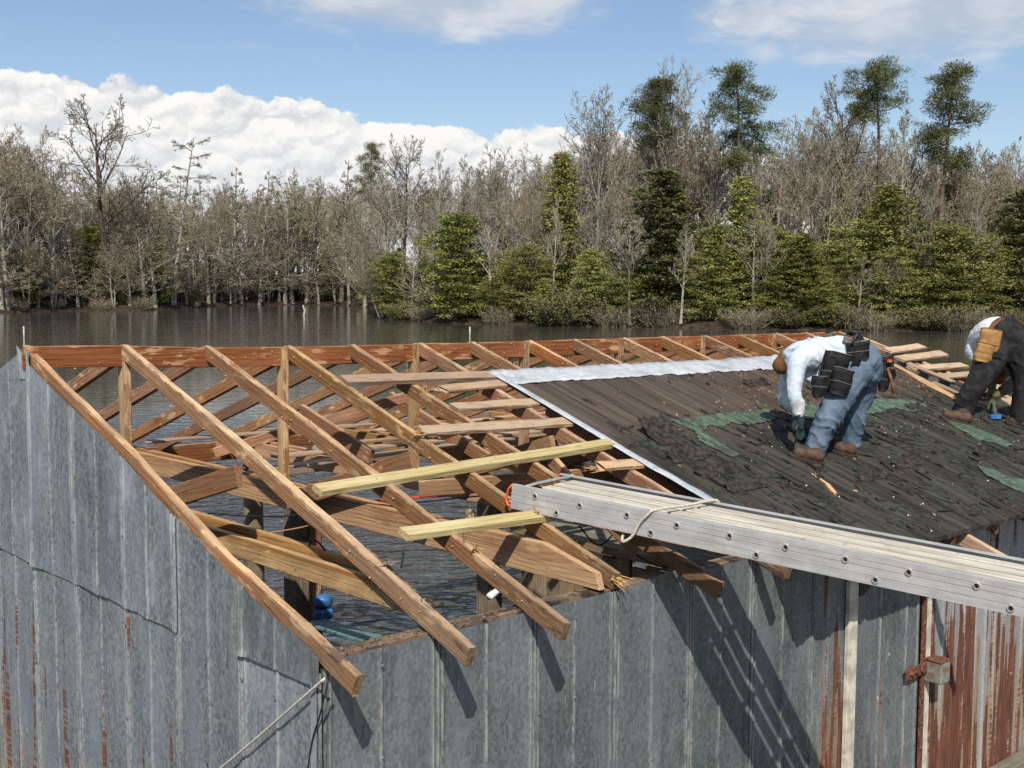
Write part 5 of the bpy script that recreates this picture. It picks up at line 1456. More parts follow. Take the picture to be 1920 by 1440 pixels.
TREES = [
 # left bank
 ('bare_tree', 'thicket', 18, 232, 8, 'reddish bare thicket tree at the far left edge of the shore', 'tree', B_, 1.0),
 ('bare_tree', 'slim', 14, 300, 2, 'thin pale trunked bare tree at the left picture edge by the water', 'tree', B_, 1.2),
 ('bare_tree', 'spread_a', 100, 285, 3, 'round crowned bare tree with pale leaning trunk on the left bank', 'tree', B_, 1.15),
 ('bare_tree', 'spread_dark', 208, 180, 6, 'tallest dark limbed bare tree standing against the white cloud bank', 'tree', B_, 1.1),
 ('bare_tree', 'cypress_b', 325, 254, 6, 'flat topped bare cypress with level branches left of the cove', 'tree', B_, 1.0),
 ('bare_tree', 'fan_red', 268, 315, 8, 'reddish bare tree just right of the tall dark limbed one', 'tree', B_, 1.0),
 ('bare_tree', 'cypress_a', 392, 330, 2, 'bare cypress with flared foot standing in the cove water', 'tree', B_, .8),
 ('evergreen_shrub', 'holly_b', 300, 440, 4, 'dark green holly in the shade left of the cove', 'shrub', EV, 1.0),
 ('evergreen_shrub', 'holly_a', 172, 420, 7, 'dark evergreen behind the pale leaning trunk', 'shrub', EV, 1.0),
 ('evergreen_shrub', 'holly_a', 45, 470, 5, 'dark evergreen clump at the far left bank', 'shrub', EV, 1.3),
 # cove
 ('bare_tree', 'cypress_a', 440, 316, 4, 'bare cypress with brownish top at the left of the cove', 'tree', B_, .9),
 ('bare_tree', 'cypress_a', 492, 322, 5, 'second bare cypress in the cove row', 'tree', B_, 1.0),
 ('bare_tree', 'bud', 545, 312, 4, 'bare tree tinged yellow green with buds in the cove', 'tree', B_, 1.0),
 ('bare_tree', 'spread_dark', 592, 330, 2, 'twisted dark limbed bare tree in the middle of the cove', 'tree', B_, .9),
 ('bare_tree', 'cypress_b', 535, 350, 1, 'multi stemmed cypress with level branches at the cove edge', 'tree', B_, 1.1),
 ('bare_tree', 'cypress_a', 640, 300, 4, 'bare cypress right of the twisted dark limbed tree', 'tree', B_, .9),
 ('evergreen_shrub', 'holly_b', 607, 455, 5, 'narrow dark evergreen in the middle of the cove', 'shrub', EV, .8),
 # headland
 ('bare_tree', 'spread_b', 722, 292, 9, 'leaning grey bare tree with long limbs over the headland', 'tree', B_, 1.0),
 ('bare_tree', 'spread_dark', 752, 250, 14, 'dark bare tree with feathery top above the headland', 'tree', B_, .8),
 ('pine_tree', 'pine_c', 692, 262, 34, 'small distant pine top between bare crowns left of the headland', 'tree', PN, .8),
 ('bare_tree', 'slim', 815, 282, 14, 'slender bare tree behind the big green holly', 'tree', B_, .9),
 ('evergreen_tree', 'holly_a', 855, 396, 2, 'big bright green holly on the headland by the water', 'tree', EV, 1.38),
 ('evergreen_tree', 'cedar_b', 735, 470, 2, 'loose olive green evergreen at the tip of the headland', 'tree', EV, 1.50),
 ('bare_tree', 'fan', 922, 268, 9, 'wide grey bare tree right of the big green holly', 'tree', B_, .95),
 ('bare_tree', 'fan_red', 868, 290, 18, 'thin reddish bare tree behind the holly', 'tree', B_, .9),
 ('bare_tree', 'fan', 1112, 163, 16, 'tall round topped grey bare tree beside the left pine', 'tree', B_, .92),
 ('bare_tree', 'slim', 1035, 372, 4, 'pale slim trunk standing out of the evergreens', 'tree', B_, .6),
 ('bare_tree', 'slim', 1085, 265, 12, 'white barked tree leaning beside the round topped one', 'tree', B_, .7),
 ('evergreen_tree', 'cedar_a', 1052, 285, 9, 'tall dark cedar left of the round topped bare tree', 'tree', EV, 1.05),
 ('evergreen_tree', 'cedar_b', 985, 455, 3, 'olive green cedar by the water left of the pale trunk', 'tree', EV, 1.56),
 ('evergreen_tree', 'cedar_a', 1105, 465, 2, 'yellow green cedar at the shore below the round topped tree', 'tree', EV, 1.68),
 ('bare_tree', 'spread_b', 1180, 405, 1, 'small grey bare tree leaning over the shore in front of cedars', 'tree', B_, 1.0),
 ('pine_tree', 'pine_a', 1222, 145, 15, 'leftmost tall pine with round crown', 'tree', PN, 1.1),
 ('bare_tree', 'fan', 1240, 104, 18, 'tallest thin grey bare tree rising over the leftmost pine', 'tree', B_, .62),
 ('evergreen_tree', 'young_pine', 1245, 318, 6, 'large dark young pine in the middle of the right shore', 'tree', EV, 1.82),
 ('evergreen_tree', 'cedar_b', 1310, 470, 3, 'olive cedar between the young pine and the slim cedar', 'tree', EV, 1.44),
 ('pine_tree', 'pine_c', 1388, 118, 10, 'tall one sided pine with foliage far down its trunk', 'tree', PN, 1.1),
 ('evergreen_tree', 'cedar_a', 1385, 330, 5, 'tall slim dark cedar below the one sided pine', 'tree', EV, 1.19),
 ('evergreen_tree', 'holly_b', 1508, 435, 2, 'dark round evergreen by the water behind the worker', 'tree', EV, 1.54),
 ('bare_tree', 'fan_red', 1318, 190, 17, 'reddish bare tree between the two left pines', 'tree', B_, .95),
 ('bare_tree', 'spread_b', 1520, 190, 14, 'grey bare tree with crooked limbs right of the one sided pine', 'tree', B_, .9),
 ('bare_tree', 'spread_dark', 1585, 140, 15, 'tall bare tree with two dark stems left of the right pines', 'tree', B_, .72),
 ('bare_tree', 'spread_a', 1545, 285, 8, 'broad bare tree low in front of the crooked limbed one', 'tree', B_, .9),
 ('bare_tree', 'slim', 1430, 400, 3, 'pale thin bare tree in front of the slim cedar', 'tree', B_, .9),
 ('pine_tree', 'pine_b', 1640, 116, 13, 'pine with long bare trunk left of the widest pine', 'tree', PN, 1.1),
 ('pine_tree', 'pine_c', 1755, 122, 11, 'rightmost and widest tall pine', 'tree', PN, 1.25),
 ('bare_tree', 'slim', 1690, 200, 12, 'thin bare tree between the two right pines', 'tree', B_, .8),
 ('evergreen_tree', 'cedar_a', 1662, 345, 5, 'bright green cedar below the two right pines', 'tree', EV, 1.68),
 ('bare_tree', 'spread_a', 1735, 330, 4, 'bare tree with twisted branches right of the bright cedar', 'tree', B_, .9),
 ('bare_tree', 'thicket', 1828, 262, 10, 'bushy bare tree right of the widest pine', 'tree', B_, .9),
 ('bare_tree', 'fan_red', 1895, 258, 12, 'reddish bare tree at the right picture edge', 'tree', B_, .9),
 ('evergreen_tree', 'young_pine', 1905, 355, 4, 'tall green conifer at the right picture edge', 'tree', EV, 1.40),
 ('bare_tree', 'slim', 1815, 360, 3, 'pale slim bare tree by the water near the right edge', 'tree', B_, .9),
 ('evergreen_tree', 'cedar_b', 1785, 480, 3, 'olive green evergreen by the water above the second worker', 'tree', EV, 1.56),
 ('evergreen_tree', 'cedar_b', 1590, 470, 4, 'loose yellow green cedar left of the bright cedar', 'tree', EV, 1.44),
 ('evergreen_tree', 'holly_a', 1450, 500, 3, 'rounded dark holly left of the evergreen behind the worker', 'tree', EV, 1.44),
 ('evergreen_tree', 'cedar_b', 1160, 500, 1.5, 'low olive cedar under the small grey leaning tree', 'tree', EV, 1.56),
 ('evergreen_tree', 'cedar_a', 1345, 420, 3, 'yellow green cedar left of the slim dark cedar', 'tree', EV, 1.54),
 ('evergreen_tree', 'cedar_b', 1440, 420, 6, 'broad pale green cedar below the foliage of the one sided pine', 'tree', EV, 1.32),
 ('evergreen_tree', 'cedar_a', 1545, 520, 1.5, 'small bright cedar by the water right of the dark round evergreen', 'tree', EV, 1.96),
 ('evergreen_tree', 'cedar_b', 1720, 440, 5, 'pale olive cedar right of the bright green cedar', 'tree', EV, 1.44),
 ('evergreen_tree', 'cedar_a', 1850, 450, 3, 'olive cedar left of the tall conifer at the right edge', 'tree', EV, 1.68),
 ('evergreen_tree', 'cedar_b', 930, 520, 1.5, 'low olive evergreen between the holly and the pale trunk', 'tree', EV, 1.68),
 ('evergreen_tree', 'cedar_a', 1020, 520, 1.5, 'small yellow green cedar below the pale slim trunk', 'tree', EV, 1.82),
 # shrubs at the water edge
 ('shrub', 'brush_grey', 40, 566, 1, 'grey brush with reeds on the left bank', 'shrub', SH, 1.2),
 ('shrub', 'brush_brown', 190, 556, 1, 'brown brush below the tall dark limbed tree', 'shrub', SH, 1.3),
 ('shrub', 'brush_brown', 265, 552, 1, 'grey brush left of the cove mouth', 'shrub', SH, 1.3),
 ('shrub', 'brush_green', 760, 560, .5, 'green brush at the foot of the headland', 'shrub', SH, 1.4),
 ('shrub', 'brush_brown', 935, 572, .5, 'brown brush right of the big green holly', 'shrub', SH, 1.4),
 ('shrub', 'brush_green', 1062, 535, .5, 'bright green bush hanging over the water', 'shrub', SH, 1.4),
 ('shrub', 'brush_brown', 1150, 568, .5, 'low brown twiggy brush on the open bank', 'shrub', SH, 1.5),
 ('shrub', 'brush_brown', 1235, 580, .5, 'brown brush below the large young pine', 'shrub', SH, 1.5),
 ('shrub', 'brush_grey', 1400, 572, .5, 'pale grey brush left of the bent worker', 'shrub', SH, 1.6),
 ('shrub', 'brush_green', 1480, 572, 1.5, 'olive brush just above the bent worker', 'shrub', SH, 1.5),
 ('shrub', 'brush_green', 1560, 560, 2, 'olive brush behind the back of the bent worker', 'shrub', SH, 1.3),
 ('shrub', 'brush_grey', 1640, 578, .3, 'fallen grey brush touching the water', 'shrub', SH, 1.7),
 ('shrub', 'brush_green', 1725, 570, 1.2, 'green brush left of the second worker', 'shrub', SH, 1.6),
 ('shrub', 'brush_brown', 1800, 580, .4, 'brown brush above the second worker', 'shrub', SH, 1.6),
 ('shrub', 'brush_green', 1890, 575, .5, 'green brush at the right picture edge', 'shrub', SH, 1.6),
]
for tr in TREES: plant(*tr)
# fallen dead trunk reaching up out of the brush
a, b_ = on(1555, 620, 'z', WATER_Z+.3), None
q = shore_at(1560); d = (q-CAM); t_ = d.dot(CF)
fp = [deep(1563, 612, t_-.5), deep(1590, 592, t_), deep(1625, 566, t_+.3), deep(1655, 536, t_+.6), deep(1700, 478, t_+1)]
o = tube('fallen_trunk', spline(fp, 3), [.10-.006*i for i in range(13)], MATS['bark_dark'], n=6)
tag(o, 'bare dead trunk slanting up out of the shore brush behind the worker', 'trunk')

# ---- the wood behind: one mass nobody could count
def woodland():
    wkeys = ['spread_a', 'spread_b', 'fan', 'fan_red', 'cypress_a', 'bud', 'thicket', 'slim', 'fan_red', 'cedar_a', 'holly_b', 'brush_brown', 'brush_grey', 'brush_green', 'cedar_b']
    src = bpy.data.collections.new('woodland_kit')
    idx = {}
    for i, k in enumerate(dict.fromkeys(wkeys)):
        bm = bmesh.new()
        me = bpy.data.meshes.new('wood_%02d' % i)
        A, B = KITS[k]
        bm.from_mesh(A); na = len(bm.faces); bm.from_mesh(B)
        bm.faces.ensure_lookup_table()
        for f in bm.faces[na:]: f.material_index = 1
        bm.to_mesh(me); bm.free()
        me.materials.append(A.materials[0]); me.materials.append(B.materials[0])
        o = bpy.data.objects.new('wood_%02d_tree' % i, me); src.objects.link(o); idx[k] = i
    rg = random.Random(77)
    prof_x = [-200, 0, 60, 130, 220, 330, 400, 560, 690, 760, 900, 1000, 1060, 1180, 1300, 1420, 1520, 1650, 1800, 1920, 2100]
    prof_y = [225, 225, 262, 300, 320, 320, 340, 325, 322, 312, 300, 298, 262, 225, 205, 225, 190, 215, 262, 270, 270]
    P = []; Q = []; S_ = []; I = []
    for row, (bk, lift) in enumerate(((9, 50), (14, 30), (20, 16), (27, 6), (35, 0), (44, -2))):
        x = -190.0
        while x < 2110:
            x += rg.uniform(22, 48)
            if x > 700 and rg.random() < .25: continue
            back = bk+rg.uniform(-2.5, 2.5)+(5 if x > 1150 else 0)
            q = shore_at(x); d = Vector((q.x-CAM.x, q.y-CAM.y, 0)).normalized()
            p = Vector((q.x, q.y, 0))+d*back; p.z = bank_z(p, back)
            left = x < 700
            key = rg.choice(['cypress_a', 'spread_a', 'bud', 'cypress_a', 'fan_red', 'spread_b', 'thicket'] if left else ['fan', 'fan_red', 'spread_b', 'slim', 'thicket', 'fan_red', 'spread_a'])
            yt = float(np.interp(x, prof_x, prof_y))+lift+rg.uniform(-4, 60)
            if row < 4 and rg.random() < (.24 if left else .50): key = rg.choice(['cedar_a', 'cedar_a', 'holly_b']) if not left else 'holly_b'; yt = (rg.uniform(330, 470) if x > 1150 else rg.uniform(420, 520)) if not left else rg.uniform(440, 520)
            t_ = (p-CAM).dot(CF); h = max(1.0, CAM.z+t_*ray(x, yt).z-p.z); s_ = h/HTOP[key]
            P.append(tuple(p)); Q.append((0, 0, rg.uniform(0, 6.28))); wd = s_*rg.uniform(.78, 1.0); S_.append((wd, wd, s_)); I.append(idx[key])
    x = 690.0
    while x < 2100:           # evergreen skirt in front of the wood
        x += rg.uniform(28, 56); back = rg.uniform(2.5, 10); q = shore_at(x); d = Vector((q.x-CAM.x, q.y-CAM.y, 0)).normalized()
        p = Vector((q.x, q.y, 0))+d*back; p.z = bank_z(p, back)-.1; key = rg.choice(['cedar_b', 'cedar_b', 'cedar_b', 'cedar_b', 'holly_b'])
        yt = rg.uniform(400, 530) if x > 1130 else rg.uniform(470, 555)
        t_ = (p-CAM).dot(CF); h = max(1.0, CAM.z+t_*ray(x, yt).z-p.z); s_ = h/HTOP[key]; wd = s_*rg.uniform(1.2, 1.9)
        P.append(tuple(p)); Q.append((0, 0, rg.uniform(0, 6.28))); S_.append((wd, wd, s_)); I.append(idx[key])
    x = -150.0
    while x < 700:            # low twiggy trees standing to the water's edge
        x += rg.uniform(16, 34); back = rg.uniform(.8, 5); q = shore_at(x); d = Vector((q.x-CAM.x, q.y-CAM.y, 0)).normalized()
        p = Vector((q.x, q.y, 0))+d*back; p.z = bank_z(p, back)-.1; key = rg.choice(['cypress_a', 'thicket', 'cypress_a', 'spread_a']); yt = rg.uniform(400, 510)
        t_ = (p-CAM).dot(CF); h = max(1.0, CAM.z+t_*ray(x, yt).z-p.z); s_ = h/HTOP[key]; wd = s_*rg.uniform(1.2, 1.8)
        P.append(tuple(p)); Q.append((0, 0, rg.uniform(0, 6.28))); S_.append((wd, wd, s_)); I.append(idx[key])
    x = 720.0
    while x < 2100:
        x += rg.uniform(50, 110); back = rg.uniform(1.5, 5); q = shore_at(x); d = Vector((q.x-CAM.x, q.y-CAM.y, 0)).normalized()
        p = Vector((q.x, q.y, 0))+d*back; p.z = bank_z(p, back)-.1; key = rg.choice(['slim', 'spread_a', 'fan_red', 'slim']); yt = rg.uniform(380, 500)
        t_ = (p-CAM).dot(CF); h = max(1.0, CAM.z+t_*ray(x, yt).z-p.z); s_ = h/HTOP[key]; wd = s_*rg.uniform(.9, 1.3)
        P.append(tuple(p)); Q.append((0, 0, rg.uniform(0, 6.28))); S_.append((wd, wd, s_)); I.append(idx[key])
    for i in range(170):      # understorey deep in the wood
        x = rg.uniform(-180, 2100); q = shore_at(x); d = Vector((q.x-CAM.x, q.y-CAM.y, 0)).normalized(); back = rg.uniform(14, 50)
        p = Vector((q.x, q.y, 0))+d*back; p.z = bank_z(p, back)-.2; key = rg.choice(['cedar_a', 'holly_b', 'brush_brown', 'brush_grey', 'brush_brown']); h = rg.uniform(3.5, 8) if x > 700 else rg.uniform(3.5, 6.5); s_ = h/HTOP[key]
        P.append(tuple(p)); Q.append((0, 0, rg.uniform(0, 6.28))); S_.append((s_*1.5, s_*1.5, s_)); I.append(idx[key])
    for i in range(34):
        x = rg.uniform(-150, 2080); q = shore_at(x); d = Vector((q.x-CAM.x, q.y-CAM.y, 0)).normalized(); back = rg.uniform(.2, 5)
        p = Vector((q.x, q.y, 0))+d*back; p.z = bank_z(p, back)-.1; s_ = rg.uniform(.3, .95)*(.6 if x < 700 else 1)
        P.append(tuple(p)); Q.append((0, 0, rg.uniform(0, 6.28))); S_.append((s_*1.3, s_*1.3, s_)); I.append(idx[rg.choice(['brush_brown', 'brush_brown', 'brush_green', 'brush_grey'])])
    me = bpy.data.meshes.new('woodland'); me.from_pydata(P, [], [])
    for nm, typ, dat in (('rot', 'FLOAT_VECTOR', Q), ('scl', 'FLOAT_VECTOR', S_)):
        at = me.attributes.new(nm, typ, 'POINT'); at.data.foreach_set('vector', np.array(dat, np.float32).ravel())
    at = me.attributes.new('pick', 'INT', 'POINT'); at.data.foreach_set('value', np.array(I, np.int32))
    ob = bpy.data.objects.new('woodland', me); COL.objects.link(ob); ob['kind'] = 'stuff'; ob['label'] = 'grey brown leafless wood rising behind the shore trees'
    ng = bpy.data.node_groups.new('woodland', 'GeometryNodeTree')
    ng.interface.new_socket('Geometry', in_out='INPUT', socket_type='NodeSocketGeometry'); ng.interface.new_socket('Geometry', in_out='OUTPUT', socket_type='NodeSocketGeometry')
    N = ng.nodes; gi = N.new('NodeGroupInput'); go = N.new('NodeGroupOutput')
    ci = N.new('GeometryNodeCollectionInfo'); ci.inputs['Collection'].default_value = src; ci.inputs['Separate Children'].default_value = True; ci.inputs['Reset Children'].default_value = True
    ip = N.new('GeometryNodeInstanceOnPoints'); ip.inputs['Pick Instance'].default_value = True
    def att(nm, typ):
        n = N.new('GeometryNodeInputNamedAttribute'); n.data_type = typ; n.inputs[0].default_value = nm; return [o for o in n.outputs if o.enabled][0] if False else n.outputs[0]
    lk = ng.links.new
    lk(gi.outputs[0], ip.inputs['Points']); lk(ci.outputs[0], ip.inputs['Instance']); lk(att('pick', 'INT'), ip.inputs['Instance Index'])
    e2r = N.new('FunctionNodeEulerToRotation'); lk(att('rot', 'FLOAT_VECTOR'), e2r.inputs[0]); lk(e2r.outputs[0], ip.inputs['Rotation'])
    lk(att('scl', 'FLOAT_VECTOR'), ip.inputs['Scale']); lk(ip.outputs[0], go.inputs[0])
    md = ob.modifiers.new('scatter', 'NODES'); md.node_group = ng
woodland()
# ---------------------------------------------------------------- people
def cloth(name, c0, c1, sc=18, rough=.85, fine=220):
    m, t, b = new_mat(name)
    oc = objc(t)
    n = t.noise(oc, sc, 4, .6); f = t.noise(oc, fine, 2, .5)
    c = t.mix(t.ramp(n, .32, .68), c0, c1)
    t.set(b.inputs['Base Color'], c); b.inputs['Roughness'].default_value = rough; b.inputs['Specular IOR Level'].default_value = .15
    bump(t, b, t.math('ADD', t.math('MULTIPLY', n, .7), t.math('MULTIPLY', f, .25)), .5, .008)
    return m
cloth('shirt_pale_blue', (.49, .56, .63), (.54, .605, .67), 5)
cloth('shirt_cuff', (.30, .31, .31), (.62, .63, .62), 14)
cloth('denim', (.062, .098, .142), (.140, .188, .245), 6)
cloth('black_pants', (.010, .010, .011), (.032, .031, .032), 9)
cloth('white_shirt', (.62, .635, .67), (.68, .69, .71), 5)
cloth('grey_sleeve', (.10, .10, .10), (.17, .165, .155))
cloth('belt_black', (.008, .008, .009), (.022, .022, .023), 25, .6)
cloth('pouch_grey', (.13, .13, .135), (.19, .19, .19), 25, .7)
cloth('leather_tan', (.26, .135, .040), (.40, .225, .085), 16, .6)
cloth('leather_brown', (.145, .062, .030), (.23, .11, .055), 16, .55)
cloth('boot_brown', (.055, .033, .022), (.115, .075, .052), 20, .7)
cloth('boot_sole', (.035, .028, .022), (.07, .055, .045), 20, .8)
cloth('hat_brown', (.12, .055, .018), (.20, .10, .038), 14, .55)
cloth('glove_teal', (.014, .028, .032), (.035, .06, .065), 20, .7)
cloth('glove_camo', (.045, .055, .018), (.14, .14, .06), 22, .8)
cloth('skin', (.33, .19, .13), (.40, .24, .17), 8, .5)
cloth('hair_dark', (.012, .009, .007), (.03, .022, .016), 60, .6)

def blob(name, chains, vox, mat, parent, wrinkle=None, smooth=6, balls=(), label=None):
    """one continuous surface grown round tapered limbs: chains = [[(point, radius)...], ...]"""
    bm = bmesh.new()
    def addmesh(V, F):
        vv = [bm.verts.new(v) for v in V]
        for f in F:
            try: bm.faces.new([vv[i] for i in f])
            except ValueError: pass
    for ch in chains:
        P = [Vector(c_[0]) for c_ in ch]; Rr = [c_[1] for c_ in ch]
        k = 5
        PP = spline(P, k); RR = []
        for i in range(len(P)-1):
            for j in range(k):
                t_ = j/k; t_ = t_*t_*(3-2*t_)
                a, b_ = Rr[i], Rr[i+1]
                a = a if hasattr(a, '__len__') else (a, a); b_ = b_ if hasattr(b_, '__len__') else (b_, b_)
                RR.append((a[0]*(1-t_)+b_[0]*t_, a[1]*(1-t_)+b_[1]*t_))
        a = Rr[-1]; RR.append(a if hasattr(a, '__len__') else (a, a))
        V, F = tube_np(PP, RR, 14); addmesh(V, F)
        for q, r_ in ((P[0], Rr[0]), (P[-1], Rr[-1])):
            r_ = min(r_) if hasattr(r_, '__len__') else r_
            b2_ = bmesh.ops.create_icosphere(bm, subdivisions=2, radius=r_*.98, matrix=Matrix.Translation(q))
    for (c_, r_) in balls:
        r_ = r_ if hasattr(r_, '__len__') else (r_, r_, r_)
        bmesh.ops.create_icosphere(bm, subdivisions=3, radius=1.0, matrix=Matrix.Translation(Vector(c_)) @ Matrix.Diagonal((*r_, 1)))
    bmesh.ops.recalc_face_normals(bm, faces=bm.faces[:])
    me = bpy.data.meshes.new(name+'_raw'); bm.to_mesh(me); bm.free()
    tmp = bpy.data.objects.new('tmp', me); COL.objects.link(tmp)
    md = tmp.modifiers.new('r', 'REMESH'); md.mode = 'VOXEL'; md.voxel_size = vox
    ms = tmp.modifiers.new('s', 'SMOOTH'); ms.iterations = smooth; ms.factor = .5
    dg = bpy.context.evaluated_depsgraph_get(); dg.update()
    m2 = bpy.data.meshes.new_from_object(tmp.evaluated_get(dg)); m2.name = name
    bpy.data.objects.remove(tmp); bpy.data.meshes.remove(me)
    if wrinkle:
        nn = len(m2.vertices)
        nrm = np.empty(nn*3, np.float32); m2.vertex_normals.foreach_get('vector', nrm); nrm = nrm.reshape(-1, 3)
        for i, v in enumerate(m2.vertices):
            v.co += Vector(nrm[i])*wrinkle(v.co)
    m2.polygons.foreach_set('use_smooth', np.ones(len(m2.polygons), bool)); m2.materials.clear(); m2.update()
    c0 = world_of(parent).translation
    for v in m2.vertices: v.co -= c0
    o = bpy.data.objects.new(name, m2); COL.objects.link(o); m2.materials.append(MATS[mat]); o.parent = parent
    if label: o['label'] = label
    return o
def wr(sx, sy, sz, amp, seed=0, sharp=True):
    def f(p):
        n = mnoise.noise((p.x*sx+seed, p.y*sy, p.z*sz)) + .5*mnoise.noise((p.x*sx*2.1, p.y*sy*2.1+seed, p.z*sz*2.0))
        return amp*((1-abs(n)*2.2) if sharp else n)
    return f
def folds(axis_k, amp, seed=0, fine=.35):
    """cloth folds: ridges that run across the limb, bunched where the noise is high"""
    def f(p):
        w1_ = mnoise.noise((p.x*5+seed, p.y*5, p.z*4)); w2_ = mnoise.noise((p.x*7, p.y*7+seed, p.z*6+3))
        ph = axis_k(p)+w1_*4.2+w2_*2.0
        r_ = 1-abs(math.sin(ph)); r_ = r_*r_
        m_ = max(0.0, .25+mnoise.noise((p.x*3.1, p.y*3.1+seed, p.z*3.1+9))*1.5)
        return amp*(r_*min(m_, 1.2)-.25)+amp*fine*mnoise.noise((p.x*30, p.y*30, p.z*30))
    return f
def pouch(name, c_, size, mat, parent, tilt=0.0, taper=.85, seed=0, open_top=True, label=None):
    """sewn pouch, front towards the viewer; size = (width, thickness, height)"""
    w_, th, h = size
    V = []; F = []; n = 7; m_ = 7
    Ry = Matrix((CR, CF, Vector((0, 0, 1)))).transposed()
    Rt = Matrix.Rotation(tilt, 3, CF)
    k = 16
    for j in range(m_):
        f = j/(m_-1); z = -h*f
        sc = 1-(1-taper)*f
        if j == m_-1: sc *= .72
        for i in range(k):
            q = 2*math.pi*i/k
            e = 2.6
            cx = math.copysign(abs(math.cos(q))**(2/e), math.cos(q))*w_/2*sc; cy_ = math.copysign(abs(math.sin(q))**(2/e), math.sin(q))*th/2*sc
            p = Vector((cx, cy_, z)); p += Vector((mnoise.noise((cx*20, z*14, seed)), mnoise.noise((z*14, cx*18, seed+3)), .6*mnoise.noise((cx*12, cy_*12, seed+7))))*.016
            V.append(Rt @ (Ry @ p))
    for j in range(m_-1):
        for i in range(k): F.append((j*k+i, (j+1)*k+i, (j+1)*k+(i+1) % k, j*k+(i+1) % k))
    F.append(tuple((m_-1)*k+i for i in range(k)))
    b0 = len(V)
    for i in range(k): V.append(V[i]*.86+Rt @ Vector((0, 0, -.002)))
    for i in range(k): V.append(V[i]*.84+Rt @ Vector((0, 0, -.03)))
    for i in range(k): F.append((i, i+1 if i < k-1 else 0, b0+(i+1) % k, b0+i)); F.append((b0+i, b0+(i+1) % k, b0+k+(i+1) % k, b0+k+i))
    F.append(tuple(b0+k+i for i in range(k)))
    me = mesh_np(name, V, F, True)
    o = link(name, me, MATS[mat], None, None, label); o.parent = parent; o.location = Vector(c_)-world_of(parent).translation
    # stitched rim and a flap strap across the front
    rim = [V[i]*1.01 for i in range(k)]; rim.append(rim[0])
    v_, f_ = tube_np(rim, .0035, 5, False)
    r_ = link('rim_binding', mesh_np('rim_binding', v_, f_, True), MATS['pouch_grey' if mat == 'belt_black' else 'leather_brown']); r_.parent = o
    j0 = 3; st_ = [V[j0*k+i]*1.012 for i in range(k//2, k+1) if j0*k+i < len(V)]
    if len(st_) > 3:
        v_, f_ = tube_np(st_, .0028, 4, False); r_ = link('seam', mesh_np('seam', v_, f_, True), MATS['pouch_grey' if mat == 'belt_black' else 'leather_brown']); r_.parent = o
    return o
def boot(parent, heel, toe, ankle, wd=.105, mat='boot_brown'):
    heel, toe, ankle = Vector(heel), Vector(toe), Vector(ankle)
    d = (toe-heel).normalized(); up = Vector((0, -TP, 1)).normalized(); sd = d.cross(up)
    L_ = (toe-heel).length
    b = blob('boot', [[(heel+d*.045+up*.055, .048), (heel+d*L_*.35+up*.058, .050), (heel+d*L_*.62+up*.050, .048), (heel+d*(L_-.05)+up*.046, .044)], [(heel+d*.06+up*.06, .050), (ankle, .056), (ankle+up*.06, .055)]], .012, mat, parent, wr(22, 22, 30, .0025), 3)
    V = []; F = []; k = 18
    for zz, sc in ((.002, 1.0), (.022, 1.04), (.030, 1.0)):
        for i in range(k):
            q = 2*math.pi*i/k; u = math.cos(q)*(L_/2+.012)*sc; v = math.sin(q)*.052*sc*(1.0+.18*math.cos(q))
            V.append(heel+d*(L_/2+u)+sd*v+up*zz)
    for j in range(2):
        for i in range(k): F.append((j*k+i, j*k+(i+1) % k, (j+1)*k+(i+1) % k, (j+1)*k+i))
    F.append(tuple(range(k-1, -1, -1))); F.append(tuple(2*k+i for i in range(k)))
    c0 = world_of(parent).translation
    o = link('sole', mesh_np('sole', [v-c0-(b.location) for v in V], F), MATS['boot_sole']); o.parent = b
    return b
def hand(chains, wrist, d, side, spread=.018, ln=.085, curl=Vector((0, 0, -1))):
    """palm with four fingers and a thumb"""
    d = d.normalized(); side = (side-d*side.dot(d)).normalized()
    palm = wrist+d*.055
    chains.append([(wrist, (.028, .034)), (palm, (.022, .042)), (wrist+d*.095, (.018, .038))])
    for i, (f, l_) in enumerate(((-1.5, .8), (-.5, 1.0), (.5, .95), (1.5, .72))):
        a = wrist+d*.09+side*spread*f; b_ = a+d*ln*.5*l_+side*.003*f; c_ = b_+(d*.5+curl).normalized()*ln*.5*l_
        chains.append([(a, .0105), (b_, .0095), (c_, .0085)])
    a = wrist+d*.035+side*.030; chains.append([(a, .013), (a+d*.03+side*.016, .012), (a+d*.058+side*.010, .010)])

def head(chains, balls, c_, up, face, r_=.088):
    up = up.normalized(); face = (face-up*face.dot(up)).normalized(); sd = up.cross(face)
    chains.append([(c_-up*.115-face*.02, .052), (c_-up*.05, .070), (c_+up*.02, .086), (c_+up*.06, .072)])
    balls.append((c_+up*.035-face*.01, (.085, .085, .092)))
    chains.append([(c_-up*.075+face*.045, .035), (c_-up*.02+face*.062, .034)])                 # jaw, cheeks
    chains.append([(c_+up*.0+face*.088, .010), (c_-up*.03+face*.104, .013)])                   # nose
    chains.append([(c_-up*.055+face*.083-sd*.02, .009), (c_-up*.055+face*.083+sd*.02, .009)])  # mouth
    for s_ in (-1, 1):
        chains.append([(c_+up*.01-face*.005+sd*.084*s_, .014), (c_-up*.03-face*.005+sd*.085*s_, .012)])  # ears
    return up, face, sd

